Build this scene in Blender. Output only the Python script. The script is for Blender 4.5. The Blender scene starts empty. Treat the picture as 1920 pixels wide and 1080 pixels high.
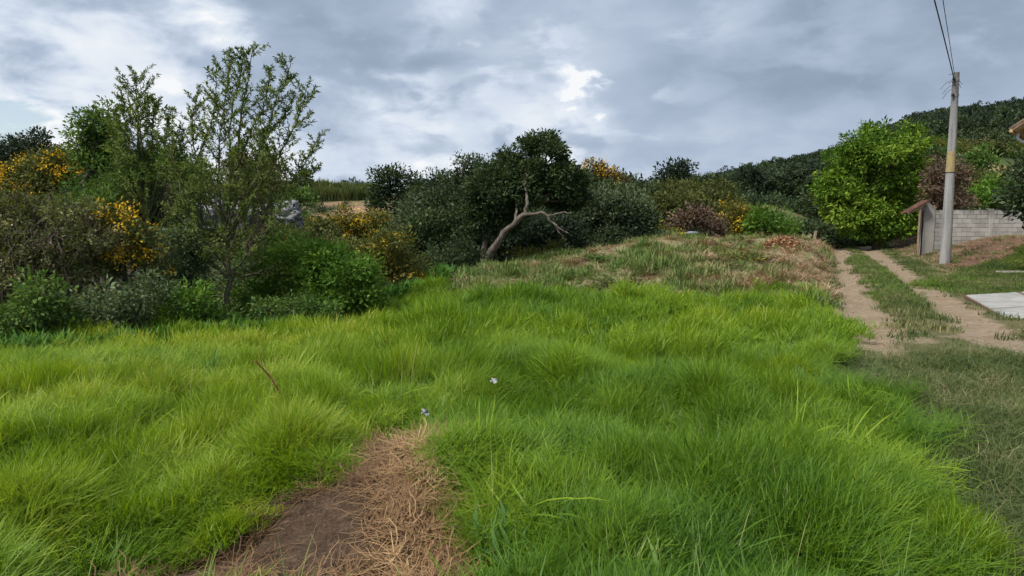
import bpy, math, random
import numpy as np
from mathutils import Vector, Matrix

# ------------------------------------------------------------------ camera, sky, sun, exposure
SC = bpy.context.scene
COL = SC.collection
W, HH, F = 1920.0, 1080.0, 1295.0          # photograph size and focal length in its pixels
PITCH = math.radians(5.6)
CAM = np.array((0.0, 0.0, 1.6))
EXPO = 1.6
K = 2.0 ** -EXPO

cd = bpy.data.cameras.new('camera'); co = bpy.data.objects.new('camera', cd); COL.objects.link(co)
co.location = CAM; co.rotation_euler = (math.pi/2 - PITCH, 0, 0)
cd.sensor_width = 36; cd.lens = 36*F/W; cd.clip_start = 0.05; cd.clip_end = 6000
SC.camera = co
SC.view_settings.view_transform = 'Standard'; SC.view_settings.look = 'None'
SC.view_settings.gamma = 1; SC.view_settings.use_curve_mapping = False
SC.view_settings.exposure = EXPO
SC.render.engine = 'CYCLES'
cy = SC.cycles
cy.max_bounces = 4; cy.diffuse_bounces = 3; cy.glossy_bounces = 1; cy.transmission_bounces = 3; cy.use_adaptive_sampling = True; cy.adaptive_threshold = .03
cy.transparent_max_bounces = 4; cy.use_denoising = True; cy.sample_clamp_indirect = 4
cy.caustics_reflective = False; cy.caustics_refractive = False
SC.render.filter_size = 1.8

SUN_EL, SUN_AZ = math.radians(52), math.radians(-128)      # azimuth from +Y, negative = left
sd = bpy.data.lights.new('sun', 'SUN'); sd.energy = 1.5; sd.angle = math.radians(11); sd.color = (1, .95, .86)
so = bpy.data.objects.new('sun', sd); COL.objects.link(so)
sdir = Vector((math.sin(SUN_AZ)*math.cos(SUN_EL), math.cos(SUN_AZ)*math.cos(SUN_EL), math.sin(SUN_EL)))
so.rotation_euler = sdir.to_track_quat('Z', 'Y').to_euler()

def cam_dir(px, py):
    cp, sp = math.cos(PITCH), math.sin(PITCH)
    r = (px-W/2)/F; u = (HH/2-py)/F
    return np.array((r, cp+u*sp, -sp+u*cp))

class NT:
    """tiny helper for node trees"""
    def __init__(s, tree): s.t = tree; s.n = tree.nodes; s.l = tree.links
    def new(s, kind, **kw):
        n = s.n.new(kind)
        for k, v in kw.items(): setattr(n, k, v)
        return n
    def link(s, a, b): s.l.new(a, b)
    def val(s, sock, v):
        if hasattr(v, 'is_linked') or isinstance(v, bpy.types.NodeSocket): s.link(v, sock)
        else: sock.default_value = v
    def math(s, op, a, b=0.0, clamp=False):
        n = s.new('ShaderNodeMath', operation=op, use_clamp=clamp); s.val(n.inputs[0], a); s.val(n.inputs[1], b); return n.outputs[0]
    def vmath(s, op, a, b=(0, 0, 0)):
        n = s.new('ShaderNodeVectorMath', operation=op); s.val(n.inputs[0], a); s.val(n.inputs[1], b); return n
    def mapr(s, v, a, b, c=0.0, d=1.0, smooth=True):
        n = s.new('ShaderNodeMapRange', interpolation_type='SMOOTHSTEP' if smooth else 'LINEAR')
        s.val(n.inputs[0], v)
        for i, q in enumerate((a, b, c, d)): n.inputs[i+1].default_value = q
        return n.outputs[0]
    def mix(s, f, a, b):
        n = s.new('ShaderNodeMix', data_type='RGBA'); s.val(n.inputs[0], f)
        s.val(n.inputs[6], a if not isinstance(a, tuple) else (*a[:3], 1)); s.val(n.inputs[7], b if not isinstance(b, tuple) else (*b[:3], 1))
        return n.outputs[2]
    def noise(s, vec, scale, detail=4, rough=.55, dist=0.0):
        n = s.new('ShaderNodeTexNoise'); n.inputs['Scale'].default_value = scale; n.inputs['Detail'].default_value = detail
        n.inputs['Roughness'].default_value = rough; n.inputs['Distortion'].default_value = dist
        if vec is not None: s.link(vec, n.inputs['Vector'])
        return n.outputs['Fac']
    def ramp(s, f, stops):
        n = s.new('ShaderNodeValToRGB'); e = n.color_ramp.elements
        while len(e) > 1: e.remove(e[0])
        e[0].position = stops[0][0]; e[0].color = (*stops[0][1], 1)
        for p, c in stops[1:]:
            q = e.new(p); q.color = (*c, 1)
        s.val(n.inputs[0], f); return n.outputs[0]

wd = bpy.data.worlds.new("World"); SC.world = wd; wd.use_nodes = True
t = NT(wd.node_tree); t.n.clear()
outw = t.new('ShaderNodeOutputWorld'); bgw = t.new('ShaderNodeBackground'); t.link(bgw.outputs[0], outw.inputs[0])
sky = t.new('ShaderNodeTexSky', sky_type='NISHITA', sun_disc=False); sky.sun_elevation = SUN_EL; sky.sun_rotation = SUN_AZ
tc = t.new('ShaderNodeTexCoord'); gen = tc.outputs['Generated']
dirn = t.vmath('NORMALIZE', gen).outputs[0]
sep = t.new('ShaderNodeSeparateXYZ'); t.link(dirn, sep.inputs[0])
zz = t.math('ADD', t.math('MAXIMUM', sep.outputs[2], 0.0), 0.17)
cmb = t.new('ShaderNodeCombineXYZ')
t.link(t.math('DIVIDE', sep.outputs[0], zz), cmb.inputs[0]); t.link(t.math('DIVIDE', sep.outputs[1], zz), cmb.inputs[1])
pl = cmb.outputs[0]
sq = t.vmath('MULTIPLY', dirn, (1.0, 1.0, 2.2)).outputs[0]
big = t.math('ADD', t.math('MULTIPLY', t.noise(pl, .8, 5, .5, .2), .15), t.math('MULTIPLY', t.noise(sq, 4.2, 6, .5, .2), .85))
fine = t.math('ADD', t.math('MULTIPLY', t.noise(sq, 10, 7, .52, .25), 1.0), t.math('MULTIPLY', t.noise(pl, 2.2, 6, .5, .3), 0.0))
lum = t.math('ADD', t.math('MULTIPLY', t.math('SUBTRACT', big, .5), .92), t.math('MULTIPLY', t.math('SUBTRACT', fine, .5), .60))
lum = t.math('ADD', lum, .56)
# the cloud masses of this sky: where the deck is thin (brighter) and where it is thick (darker)
for px, py, rad, amp in ((10, 40, 11, .22), (240, 180, 8, .06), (640, 320, 8, .20), (560, 260, 5, .08), (880, 250, 5, .12), (330, 230, 8, .08), (1078, 152, 1.2, .14), (1108, 155, 1.3, .14), (1135, 158, 1.1, .12), (1040, 190, 5, .12),
                         (900, 230, 8, .16), (1230, 330, 7, .14), (1500, 150, 8, .10), (150, 440, 14, .2),
                         (480, 30, 9, -.13), (820, 60, 10, -.14), (1330, 90, 9, -.16), (1700, 90, 9, -.12), (1500, 240, 7, -.12), (1250, 260, 5, -.10), (640, 200, 5, -.06), (1900, 150, 8, -.10), (920, 140, 3, -.08)):
    d = cam_dir(px, py); d = d/np.linalg.norm(d)
    dt = t.vmath('DOT_PRODUCT', dirn, tuple(d)).outputs['Value']
    wob = t.math('ADD', dt, t.math('MULTIPLY', t.math('SUBTRACT', fine, .5), .032*rad/4))
    lum = t.math('ADD', lum, t.mapr(wob, math.cos(math.radians(rad*1.35)), math.cos(math.radians(rad*.15)), 0, amp))
cl = t.ramp(lum, [(0.0, (.22*K, .27*K, .34*K)), (.28, (.295*K, .37*K, .48*K)), (.50, (.435*K, .52*K, .655*K)), (.74, (.64*K, .72*K, .84*K)), (.95, (.82*K, .87*K, .93*K)), (1.0, (.93*K, .95*K, .97*K))])
skc = t.vmath('SCALE', sky.outputs[0]); skc.inputs['Scale'].default_value = .11*K*1.3
d = cam_dir(20, 232); d = d/np.linalg.norm(d)
dt = t.vmath('DOT_PRODUCT', dirn, tuple(d)).outputs['Value']
hole = t.mapr(t.math('ADD', dt, t.math('MULTIPLY', t.math('SUBTRACT', t.noise(pl, 5, 4), .5), .004)), math.cos(math.radians(2.6)), math.cos(math.radians(.6)), 0, .75)
t.link(t.mix(hole, cl, skc.outputs[0]), bgw.inputs[0]); bgw.inputs[1].default_value = 1.0

# ------------------------------------------------------------------ helpers
RG = np.random.default_rng(7)
random.seed(5)

def ss(a, b, x):
    u = np.clip((np.asarray(x, float)-a)/(b-a), 0, 1); return u*u*(3-2*u)

def vn(x, y, seed=0):
    x = np.asarray(x, float); y = np.asarray(y, float)
    xi = np.floor(x).astype(np.int64); yi = np.floor(y).astype(np.int64)
    fx = x-xi; fy = y-yi; fx = fx*fx*(3-2*fx); fy = fy*fy*(3-2*fy)
    def h(a, b):
        n = (a*374761393 + b*668265263 + seed*974634777) & 0xffffffff
        n = ((n ^ (n >> 13))*1274126177) & 0xffffffff
        return ((n ^ (n >> 16)) & 0xffff)/65535.0
    return (h(xi, yi)*(1-fx)+h(xi+1, yi)*fx)*(1-fy)+(h(xi, yi+1)*(1-fx)+h(xi+1, yi+1)*fx)*fy

def fbm(x, y, seed=0, o=3):
    s = 0; a = .5; tot = 0
    for i in range(o):
        s = s + a*vn(x*2**i, y*2**i, seed+i); tot += a; a *= .5
    return s/tot

EX = [-60, -9, -7.4, -6.5, -4.7, -3.3, -2.7, -1.5, .8, 3, 8, 14, 22, 40]
EY = [7.5, 9.6, 10.6, 11.4, 12.6, 13.6, 15.8, 20.5, 27.5, 32, 36, 40, 60, 90]
HT = [-1.5, 0.0, .12, .26, .448, .60, .74, 1.1, 2.0]
HZ = [6, 6, 8, 13.5, 24.5, 30, 35, 44, 47]

def rut(y): return 4.8+.45*(y-9.1)
def side(x, y): return x-rut(y)                       # 0 = left wheel rut, 1.65 = right one
def bound(y): return np.interp(y, [2.5, 4, 8, 17, 24], [-.22, -.28, -.48, -1.15, -.8])

def H(x, y):
    x = np.asarray(x, float); y = np.asarray(y, float)
    ye = np.interp(x, EX, EY); d = y-ye
    s = side(x, y)
    field = ss(.2, -1.2, s-bound(y))*ss(3, -1, d)
    z = field*((fbm(x/2.1, y/1.7, 3)-.5)*.52 + (fbm(x/.62, y/.55, 9)-.5)*.20)
    z = z + (fbm(x/1.2, y/1.2, 12)-.5)*.05
    tt = x/np.maximum(y, 4)
    z = z - .40*ss(6.0, 11, y)*ss(-.08, -.28, tt)
    tt = x/np.maximum(y, 4)
    z = z - 3.0*ss(0, 10, d)*ss(.52, .36, tt)
    z = z + .62*ss(12.3, 24, y)*ss(37, 30, y)*ss(.0, .22, tt)*ss(.475, .43, tt)*(.45+1.1*fbm(x/1.6, y/1.3, 21))
    z = z + .34*(fbm(x/.8, y/.75, 24)-.5)*ss(14, 17, y)*ss(36, 30, y)*ss(-.02, .12, tt)*ss(.47, .44, tt)
    z = z + .10*ss(13, 17, y)*ss(22, 18, y)*ss(-.25, .05, tt)*ss(.45, .3, tt)
    z = z + 3.1*ss(40, 60, y)*ss(.52, .36, tt) + 4.6*ss(58, 86, y)*ss(.1, -.1, tt) + 1.5*ss(58, 86, y)*ss(-.1, .1, tt)
    z = z + .95*ss(.9, 5.5, s-1.65)*ss(17, 27, y)*ss(.95, .8, tt)
    z = z + (7.2*ss(33, 78, y))*ss(.47, .60, tt)
    z = z + np.maximum(np.interp(tt, HT, HZ) - 6, 0)*ss(85, 280, y)
    # wheel ruts
    z = z - .05*(np.exp(-(s/.28)**2)+np.exp(-((s-1.65)/.3)**2))*ss(6.5, 10, y)*ss(45, 35, y)
    z = z + .05*np.exp(-((s-.8)/.4)**2)*ss(6.5, 10, y)*ss(45, 35, y)
    # low hump of soil under the heap of dead grass
    z = z + .17*np.exp(-(((x+.50)/.42)**2+((y-3.75)/.65)**2))
    return z

def P(px, py, Y):
    """world point seen at a pixel of the photograph, at distance Y in front of the camera"""
    d = cam_dir(px, py); return CAM + d*(Y/d[1])
def GP(px, py, z=0.0):
    d = cam_dir(px, py); return CAM + d*((z-CAM[2])/d[2])
def g(x, y): return float(H(x, y))

def mesh_np(name, V, Q, smooth=False, attrs=None, mats=()):
    """V (n,3), Q (m,k) faces of one size or list of such arrays"""
    me = bpy.data.meshes.new(name)
    V = np.asarray(V, np.float32)
    Qs = Q if isinstance(Q, list) else [Q]
    Qs = [np.asarray(q, np.int32) for q in Qs if len(q)]
    me.vertices.add(len(V)); me.vertices.foreach_set('co', V.ravel())
    nl = sum(q.size for q in Qs); npoly = sum(len(q) for q in Qs)
    me.loops.add(nl); me.loops.foreach_set('vertex_index', np.concatenate([q.ravel() for q in Qs]))
    st = []; c = 0
    for q in Qs:
        st.append(c+np.arange(len(q))*q.shape[1]); c += q.size
    me.polygons.add(npoly); me.polygons.foreach_set('loop_start', np.concatenate(st).astype(np.int32))
    if smooth: me.polygons.foreach_set('use_smooth', np.ones(npoly, bool))
    me.update(calc_edges=True)
    for k, a in (attrs or {}).items():
        a = np.asarray(a, np.float32)
        if a.ndim == 1:
            at = me.attributes.new(k, 'FLOAT', 'POINT'); at.data.foreach_set('value', a)
        else:
            at = me.attributes.new(k, 'FLOAT_VECTOR', 'POINT'); at.data.foreach_set('vector', a.ravel())
    for m in mats: me.materials.append(m)
    return me

def obj(name, me, parent=None, mat=None):
    o = bpy.data.objects.new(name, me); COL.objects.link(o)
    if mat is not None and me is not None: me.materials.append(mat)
    if parent is not None:
        o.parent = parent
        o.location = -Vector(parent.location) if parent.get('wl') else (0, 0, 0)
    return o

def tag(o, label=None, cat=None, group=None, kind=None):
    for k, v in (('label', label), ('category', cat), ('group', group), ('kind', kind)):
        if v: o[k] = v
    return o

def thing(name, label, cat, loc, group=None):
    """Empty at the thing's base; its parts are written in world coordinates and moved back by its location"""
    o = bpy.data.objects.new(name, None); COL.objects.link(o); o.location = loc; o.empty_display_size = .2
    o['wl'] = 1
    return tag(o, label, cat, group)

class MB:
    def __init__(s): s.v = []; s.f = []
    def add(s, V, Fs):
        n = len(s.v); s.v += [tuple(map(float, p)) for p in V]; s.f += [tuple(i+n for i in f) for f in Fs]; return s
    def box(s, c, size, rz=0, tilt=None):
        M = Matrix.Translation(Vector(c)) @ Matrix.Rotation(rz, 4, 'Z')
        if tilt: M = M @ Matrix.Rotation(tilt[0], 4, tilt[1])
        x, y, z = [q/2 for q in size]
        V = [M @ Vector((a*x, b*y, c_*z)) for a in (-1, 1) for b in (-1, 1) for c_ in (-1, 1)]
        return s.add(V, [(0, 1, 3, 2), (4, 6, 7, 5), (0, 4, 5, 1), (2, 3, 7, 6), (0, 2, 6, 4), (1, 5, 7, 3)])
    def tube(s, pts, rad, n=8, caps=True):
        V, Fq = tube_np(pts, rad, n)
        b = len(s.v); s.v += [tuple(map(float, p)) for p in V]; s.f += [tuple(int(i)+b for i in q) for q in Fq]
        if caps:
            s.f.append(tuple(b+i for i in range(n-1, -1, -1))); m = b+len(V)-n; s.f.append(tuple(m+i for i in range(n)))
        return s
    def mesh(s, name, smooth=False, bevel=0):
        me = bpy.data.meshes.new(name); me.from_pydata(s.v, [], s.f); me.update()
        if bevel:
            import bmesh
            bm = bmesh.new(); bm.from_mesh(me)
            bmesh.ops.bevel(bm, geom=list(bm.edges), offset=bevel, segments=1, affect='EDGES'); bm.to_mesh(me); bm.free()
        if smooth:
            for p in me.polygons: p.use_smooth = True
        return me

def tube_np(pts, rad, n=6):
    pts = np.asarray(pts, float); rad = np.broadcast_to(np.asarray(rad, float), (len(pts),))
    tan = np.gradient(pts, axis=0); tan /= np.linalg.norm(tan, axis=1)[:, None]+1e-9
    ref = np.array((0.37, 0.91, .17)); a = np.cross(tan, ref); a /= np.linalg.norm(a, axis=1)[:, None]+1e-9
    b = np.cross(tan, a)
    an = np.arange(n)/n*2*math.pi
    V = pts[:, None, :] + rad[:, None, None]*(np.cos(an)[None, :, None]*a[:, None, :]+np.sin(an)[None, :, None]*b[:, None, :])
    V = V.reshape(-1, 3)
    i = np.arange(len(pts)-1)[:, None]*n; j = np.arange(n)[None, :]; k = (j+1) % n
    Q = np.stack([i+j, i+k, i+n+k, i+n+j], -1).reshape(-1, 4)
    return V, Q

def spline(pts, n):
    """Catmull-Rom through points"""
    pts = np.asarray(pts, float); P0 = np.vstack([2*pts[0]-pts[1], pts, 2*pts[-1]-pts[-2]])
    u = np.linspace(0, len(pts)-1-1e-6, n); i = u.astype(int); f = (u-i)[:, None]
    a, b, c, d = P0[i], P0[i+1], P0[i+2], P0[i+3]
    return .5*((2*b)+(-a+c)*f+(2*a-5*b+4*c-d)*f**2+(-a+3*b-3*c+d)*f**3)

# ------------------------------------------------------------------ materials
def new_mat(name):
    m = bpy.data.materials.new(name); m.use_nodes = True
    t = NT(m.node_tree); t.n.clear()
    o = t.new('ShaderNodeOutputMaterial'); return m, t, o

def leaf_mat(name, stops, trans=.35, rough=.62, spec=.14, inst=False, patch=None):
    m, t, o = new_mat(name)
    at = t.new('ShaderNodeAttribute', attribute_name='tint'); f = at.outputs['Fac']
    if inst:
        ai = t.new('ShaderNodeAttribute', attribute_name='itint', attribute_type='INSTANCER')
        f = t.math('ADD', t.math('MULTIPLY', ai.outputs['Fac'], .72), t.math('MULTIPLY', f, .28))
    c = t.ramp(f, stops)
    p = t.new('ShaderNodeBsdfPrincipled'); t.link(c, p.inputs['Base Color']); p.inputs['Roughness'].default_value = rough
    p.inputs['Specular IOR Level'].default_value = spec
    tr = t.new('ShaderNodeBsdfTranslucent')
    tcx = t.vmath('MULTIPLY', c, (1.25, 1.15, .6)).outputs[0]; t.link(tcx, tr.inputs[0])
    mx = t.new('ShaderNodeMixShader'); mx.inputs[0].default_value = trans
    t.link(p.outputs[0], mx.inputs[1]); t.link(tr.outputs[0], mx.inputs[2]); t.link(mx.outputs[0], o.inputs[0])
    return m

def simple_mat(name, stops, scale=8, detail=5, rough=.85, bump=.3, bscale=None, coord='Object', spec=.25, stretch=(1, 1, 1), bdist=.02):
    m, t, o = new_mat(name)
    tc = t.new('ShaderNodeTexCoord'); mp = t.new('ShaderNodeMapping'); mp.inputs['Scale'].default_value = stretch
    t.link(tc.outputs[coord], mp.inputs[0]); v = mp.outputs[0]
    p = t.new('ShaderNodeBsdfPrincipled'); p.inputs['Roughness'].default_value = rough; p.inputs['Specular IOR Level'].default_value = spec
    n = t.noise(v, scale, detail, .6)
    t.link(t.ramp(n, stops), p.inputs['Base Color'])
    if bump:
        b = t.new('ShaderNodeBump'); b.inputs['Strength'].default_value = bump; b.inputs['Distance'].default_value = bdist
        t.link(t.noise(v, bscale or scale*3, 6, .65), b.inputs['Height']); t.link(b.outputs[0], p.inputs['Normal'])
    t.link(p.outputs[0], o.inputs[0]); return m

M = {}
M['bark'] = simple_mat('bark', [(.3, (.045, .035, .026)), (.7, (.14, .115, .09))], 9, 6, .9, .8, stretch=(1, 1, .35))
M['pale_bark'] = simple_mat('pale_bark', [(.25, (.11, .085, .065)), (.5, (.24, .20, .16)), (.75, (.40, .35, .29))], 6, 6, .9, .8, stretch=(1, 1, .4))
M['grey_bark'] = simple_mat('grey_bark', [(.3, (.06, .048, .038)), (.5, (.13, .108, .088)), (.75, (.24, .21, .175))], 9, 6, .9, 1.0, stretch=(1, 1, .4))
M['green_bark'] = simple_mat('green_bark', [(.3, (.06, .055, .03)), (.7, (.17, .15, .09))], 14, 5, .85, .5)
M['dry_twig'] = simple_mat('dry_twig', [(.3, (.07, .05, .045)), (.7, (.20, .155, .135))], 5, 5, .9, .2)
L = {}
def LM(key, dark, mid, light, trans=.3, **kw):
    L[key] = leaf_mat('leaf_'+key, [(.05, dark), (.5, mid), (.95, light)], trans, **kw)
LM('oak', (.022, .042, .020), (.052, .085, .036), (.12, .165, .07), .25)
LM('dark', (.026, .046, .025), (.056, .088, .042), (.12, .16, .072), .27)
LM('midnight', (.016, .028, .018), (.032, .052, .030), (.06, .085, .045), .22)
LM('mid', (.035, .075, .018), (.085, .165, .038), (.19, .29, .08), .35)
LM('bright', (.036, .09, .012), (.11, .215, .024), (.29, .42, .055), .33)
LM('sage', (.03, .05, .03), (.07, .10, .055), (.15, .19, .10), .26)
LM('fresh', (.045, .11, .018), (.11, .22, .035), (.24, .38, .07), .38)
LM('olive', (.045, .055, .02), (.105, .125, .04), (.21, .23, .08), .3)
LM('brownolive', (.06, .05, .026), (.13, .115, .055), (.25, .22, .11), .28)
LM('greygreen', (.045, .075, .035), (.11, .155, .075), (.22, .28, .14), .3)
LM('willow', (.045, .085, .02), (.12, .18, .045), (.24, .31, .10), .38)
LM('willow2', (.045, .065, .02), (.11, .145, .042), (.22, .27, .09), .36)
LM('mixed', (.04, .07, .02), (.12, .14, .035), (.32, .24, .05), .3)
LM('cream', (.22, .2, .10), (.38, .36, .2), (.55, .52, .33), .3)
LM('yellow', (.50, .27, .01), (.74, .44, .015), (.88, .62, .06), .25)
LM('lemon', (.30, .24, .02), (.55, .42, .03), (.75, .62, .08), .25)
LM('drybrown', (.07, .045, .03), (.15, .105, .075), (.27, .2, .14), .2)

# ------------------------------------------------------------------ foliage
def leaves(C, D, N, Ln, Wd, tint, fold=.12):
    """one folded four-cornered leaf per row: C base, D direction, N normal"""
    D = D/(np.linalg.norm(D, axis=1)[:, None]+1e-9)
    S = np.cross(D, N); S /= np.linalg.norm(S, axis=1)[:, None]+1e-9
    N2 = np.cross(S, D)
    Ln = np.broadcast_to(Ln, (len(C),))[:, None]; Wd = np.broadcast_to(Wd, (len(C),))[:, None]
    m = C+D*Ln*.45
    V = np.stack([C, m+S*Wd*.5+N2*Ln*fold, C+D*Ln-N2*Ln*fold*.5, m-S*Wd*.5+N2*Ln*fold], 1).reshape(-1, 3)
    Q = np.arange(len(C)*4).reshape(-1, 4)
    return V, Q, np.repeat(tint, 4)

def unit(n, r=RG):
    v = r.normal(size=(n, 3)); return v/np.linalg.norm(v, axis=1)[:, None]

def crown_clumps(lobes, n, shell=.6, top=0.0):
    """clump centres spread through a set of ellipsoids (mostly near their surface)"""
    src = np.array(lobes, float); sub = []
    for l in src:
        sub.append([*l[:3], *(l[3:6]*.9)])
        for k in range(7):
            d = RG.normal(size=3); d /= np.linalg.norm(d); d[1] *= .9
            f = RG.uniform(.30, .50); sub.append([*(l[:3]+d*l[3:6]*(1.06-f*.62)), *(l[3:6]*f*np.array((1.1, 1.1, .85)))])
    lb = np.array(sub); wgt = (lb[:, 3]*lb[:, 5])**.9; wgt /= wgt.sum()
    idx = RG.choice(len(lb), n, p=wgt)
    u = unit(n); r = shell+(1-shell)*RG.random(n)**.7
    r *= 1+.16*(fbm(u[:, 0]*2.3+idx*3.1, u[:, 2]*2.3+u[:, 1]*1.7, 5)-.5)*2
    c = lb[idx, :3]+u*r[:, None]*lb[idx, 3:6]
    if top: c[:, 2] += 0
    # keep clumps that are not deep inside another lobe
    dd = ((c[:, None, :]-lb[None, :, :3])/lb[None, :, 3:6]); q = (dd**2).sum(-1)**.5
    keep = (q.min(1) > .55) | (RG.random(n) < .25)
    global LAST_TONE
    LAST_TONE = RG.random(len(lb))[idx][keep]
    return c[keep], u[keep]

def crown_mesh(name, lobes, nclump, per, spread, leaf, mat, droop=.0, aspect=.5, shell=.6, jit=.35, up=.35, flat=.75):
    c, u = crown_clumps(lobes, nclump, shell)
    n = len(c); ct = .55*LAST_TONE+.45*RG.random(n); cs = .65+.7*RG.random(n)
    idx = np.repeat(np.arange(n), per); k = len(idx)
    off = unit(k)*(RG.random(k)**.5)[:, None]*spread*1.45; off[:, 2] *= flat
    C = c[idx]+off
    on = off/(np.linalg.norm(off, axis=1)[:, None]+1e-9)
    D = on+u[idx]*.6+unit(k)*.7; D[:, 2] += up*.5-droop
    N = unit(k)*.8+u[idx]*.5; N[:, 2] += .6
    Ln = leaf*(.6+.8*RG.random(k))*cs[idx]
    tint = np.clip(.5+(ct[idx]-.5)*.8+(RG.random(k)-.5)*.5, 0, 1)
    V, Q, T = leaves(C, D, N, Ln, Ln*aspect, tint)
    me = mesh_np(name, V, Q, attrs={'tint': T}, mats=(mat,))
    return me, c, u

def join_tubes(lst, name, mat):
    Vs = []; Qs = []; b = 0
    for pts, rad, n in lst:
        V, Q = tube_np(pts, rad, n); Vs.append(V); Qs.append(Q+b); b += len(V)
    return mesh_np(name, np.vstack(Vs), np.vstack(Qs), smooth=True, mats=(mat,))

def wig(a, b, n, amt, r=RG):
    a = np.asarray(a, float); b = np.asarray(b, float); u = np.linspace(0, 1, n)[:, None]
    L_ = np.linalg.norm(b-a); j = r.normal(size=(n, 3))*amt*L_; j[0] = 0; j[-1] = 0
    return a*(1-u)+b*u+j*np.sin(u*math.pi)

def lobes_px(lst, Y):
    out = []
    for i, l in enumerate(lst):
        px, py, rx, ry = l[:4]; dy = l[4] if len(l) > 4 else ((i % 3)-1)*.25*rx/F*Y
        c = P(px, py, Y+dy); s = (Y+dy)/F
        out.append((*c, rx*s, rx*s*.85, ry*s))
    return out

def plant(name, label, cat, Y, lob, mat, dens=1.0, leaf=None, clump=None, base=None, trunk_r=None, bark='bark', group=None, per=26,
          blossoms=None, shell=.55, droop=0., aspect=.5, stems=1, crown='crown', twigs=0, up=.35, arcs=0):
    """a bush or tree: lobes are given where the photograph shows them, at distance Y"""
    lb = lobes_px(lob, Y)
    bx = base if base is not None else np.mean([l[0] for l in lob])
    bp = P(bx, 450, Y); gz = g(bp[0], bp[1]); loc = (bp[0], bp[1], gz)
    leaf = leaf or max(.07, Y*.0042); clump = clump or leaf*2.2
    area = sum(l[3]*l[5]*math.pi for l in lb)
    nleaf = dens*area*6.6/(leaf*leaf*aspect*.5)
    nleaf = min(nleaf, 60000)
    nc = max(6, int(nleaf/per))
    root = thing(name, label, cat, loc, group)
    me, c, u = crown_mesh(crown, lb, nc, per, clump, leaf, L[mat], droop, aspect, shell, up=up)
    obj(crown, me, root)
    # trunk and limbs
    tb = []
    cen = np.array([l[:3] for l in lb]); mid = cen.mean(0); low = min(l[2]-l[5] for l in lb)
    tr = trunk_r or max(.03, .03*(mid[2]-gz))
    for s_ in range(stems):
        off = np.zeros(3)
        b0 = np.array(loc)+off-np.array((0, 0, .15))
        fork = np.array((b0[0]*.6+mid[0]*.4, b0[1]*.6+mid[1]*.4, gz+(mid[2]-gz)*.5))
        if stems > 1: fork = b0*.5+cen[s_ % len(cen)]*.5
        tb.append((wig(b0, fork, 6, .03), np.linspace(tr*1.15, tr*.7, 6), 8))
        for q in (cen if stems == 1 else cen[s_ % len(cen):s_ % len(cen)+1]):
            tb.append((wig(fork, q, 6, .05), np.linspace(tr*.6, tr*.25, 6), 6))
    if stems > 1:
        for i in range(stems, len(cen)): tb.append((wig(cen[i % stems], cen[i], 6, .05), np.linspace(tr*.3, tr*.2, 6), 5))
    pick = RG.choice(len(c), min(len(c), 22+twigs), replace=False)
    for i in pick:
        j = np.argmin(((cen-c[i])**2).sum(1)); tb.append((wig(cen[j], c[i]+u[i]*clump*.5, 5, .06), np.linspace(tr*.22, tr*.06, 5), 4))
    tm = join_tubes(tb, 'trunk', M[bark]); obj('trunk' if cat == 'tree' else 'stems', tm, root)
    if arcs:
        ta = []
        for i in RG.choice(len(c), min(arcs, len(c)), replace=False):
            j = np.argmin(((cen-c[i])**2).sum(1)); r_ = lb[j][3]; e = c[i]+u[i]*r_*RG.uniform(.15, .5)+RG.normal(size=3)*r_*.12; e[2] -= r_*RG.uniform(-.05, .3)
            m_ = c[i]+u[i]*r_*.12+np.array((0, 0, r_*.12)); s_ = cen[j]*.5+c[i]*.5
            ta.append((spline([s_, c[i], m_, e], 9), np.linspace(.007, .002, 9), 3))
        tw = obj('twigs', join_tubes(ta, 'twigs', M['dry_twig']), root); tw['kind'] = 'stuff'
    if blossoms:
        bm_, frac, sel, bl = blossoms
        zc = (c[:, 2]-c[:, 2].min())/(np.ptp(c[:, 2])+1e-6)
        pr = np.where(sel == 'top', zc**.8, 1.0)*(fbm(c[:, 0]/(.30*Y/15)+3, c[:, 2]/(.22*Y/15), 33, 2) > (.50 if frac > .5 else .58))
        front = ((c[:, 1]-CAM[1]) < Y+.3*(np.ptp(c[:, 1])))
        pk = np.where(RG.random(len(c)) < pr*frac*1.3)[0]
        if len(pk):
            idx = np.repeat(pk, 18); k = len(idx)
            C = c[idx]+RG.normal(size=(k, 3))*clump*.42+u[idx]*clump*1.1
            V, Q, T = leaves(C, unit(k)+u[idx], unit(k)+np.array((0, -.3, .8)), bl*.6*(.6+.8*RG.random(k)), bl*.45, RG.random(k))
            obj('blossoms' if bm_ != 'cream' else 'pale_leaves', mesh_np('blossoms', V, Q, attrs={'tint': T}, mats=(L[bm_],)), root)
    return root

# instanced stuff ---------------------------------------------------
def proto_coll(name, meshes):
    c = bpy.data.collections.new(name)
    for i, me in enumerate(meshes):
        o = bpy.data.objects.new('%s_%02d' % (name, i), me); c.objects.link(o)
    return c

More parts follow.
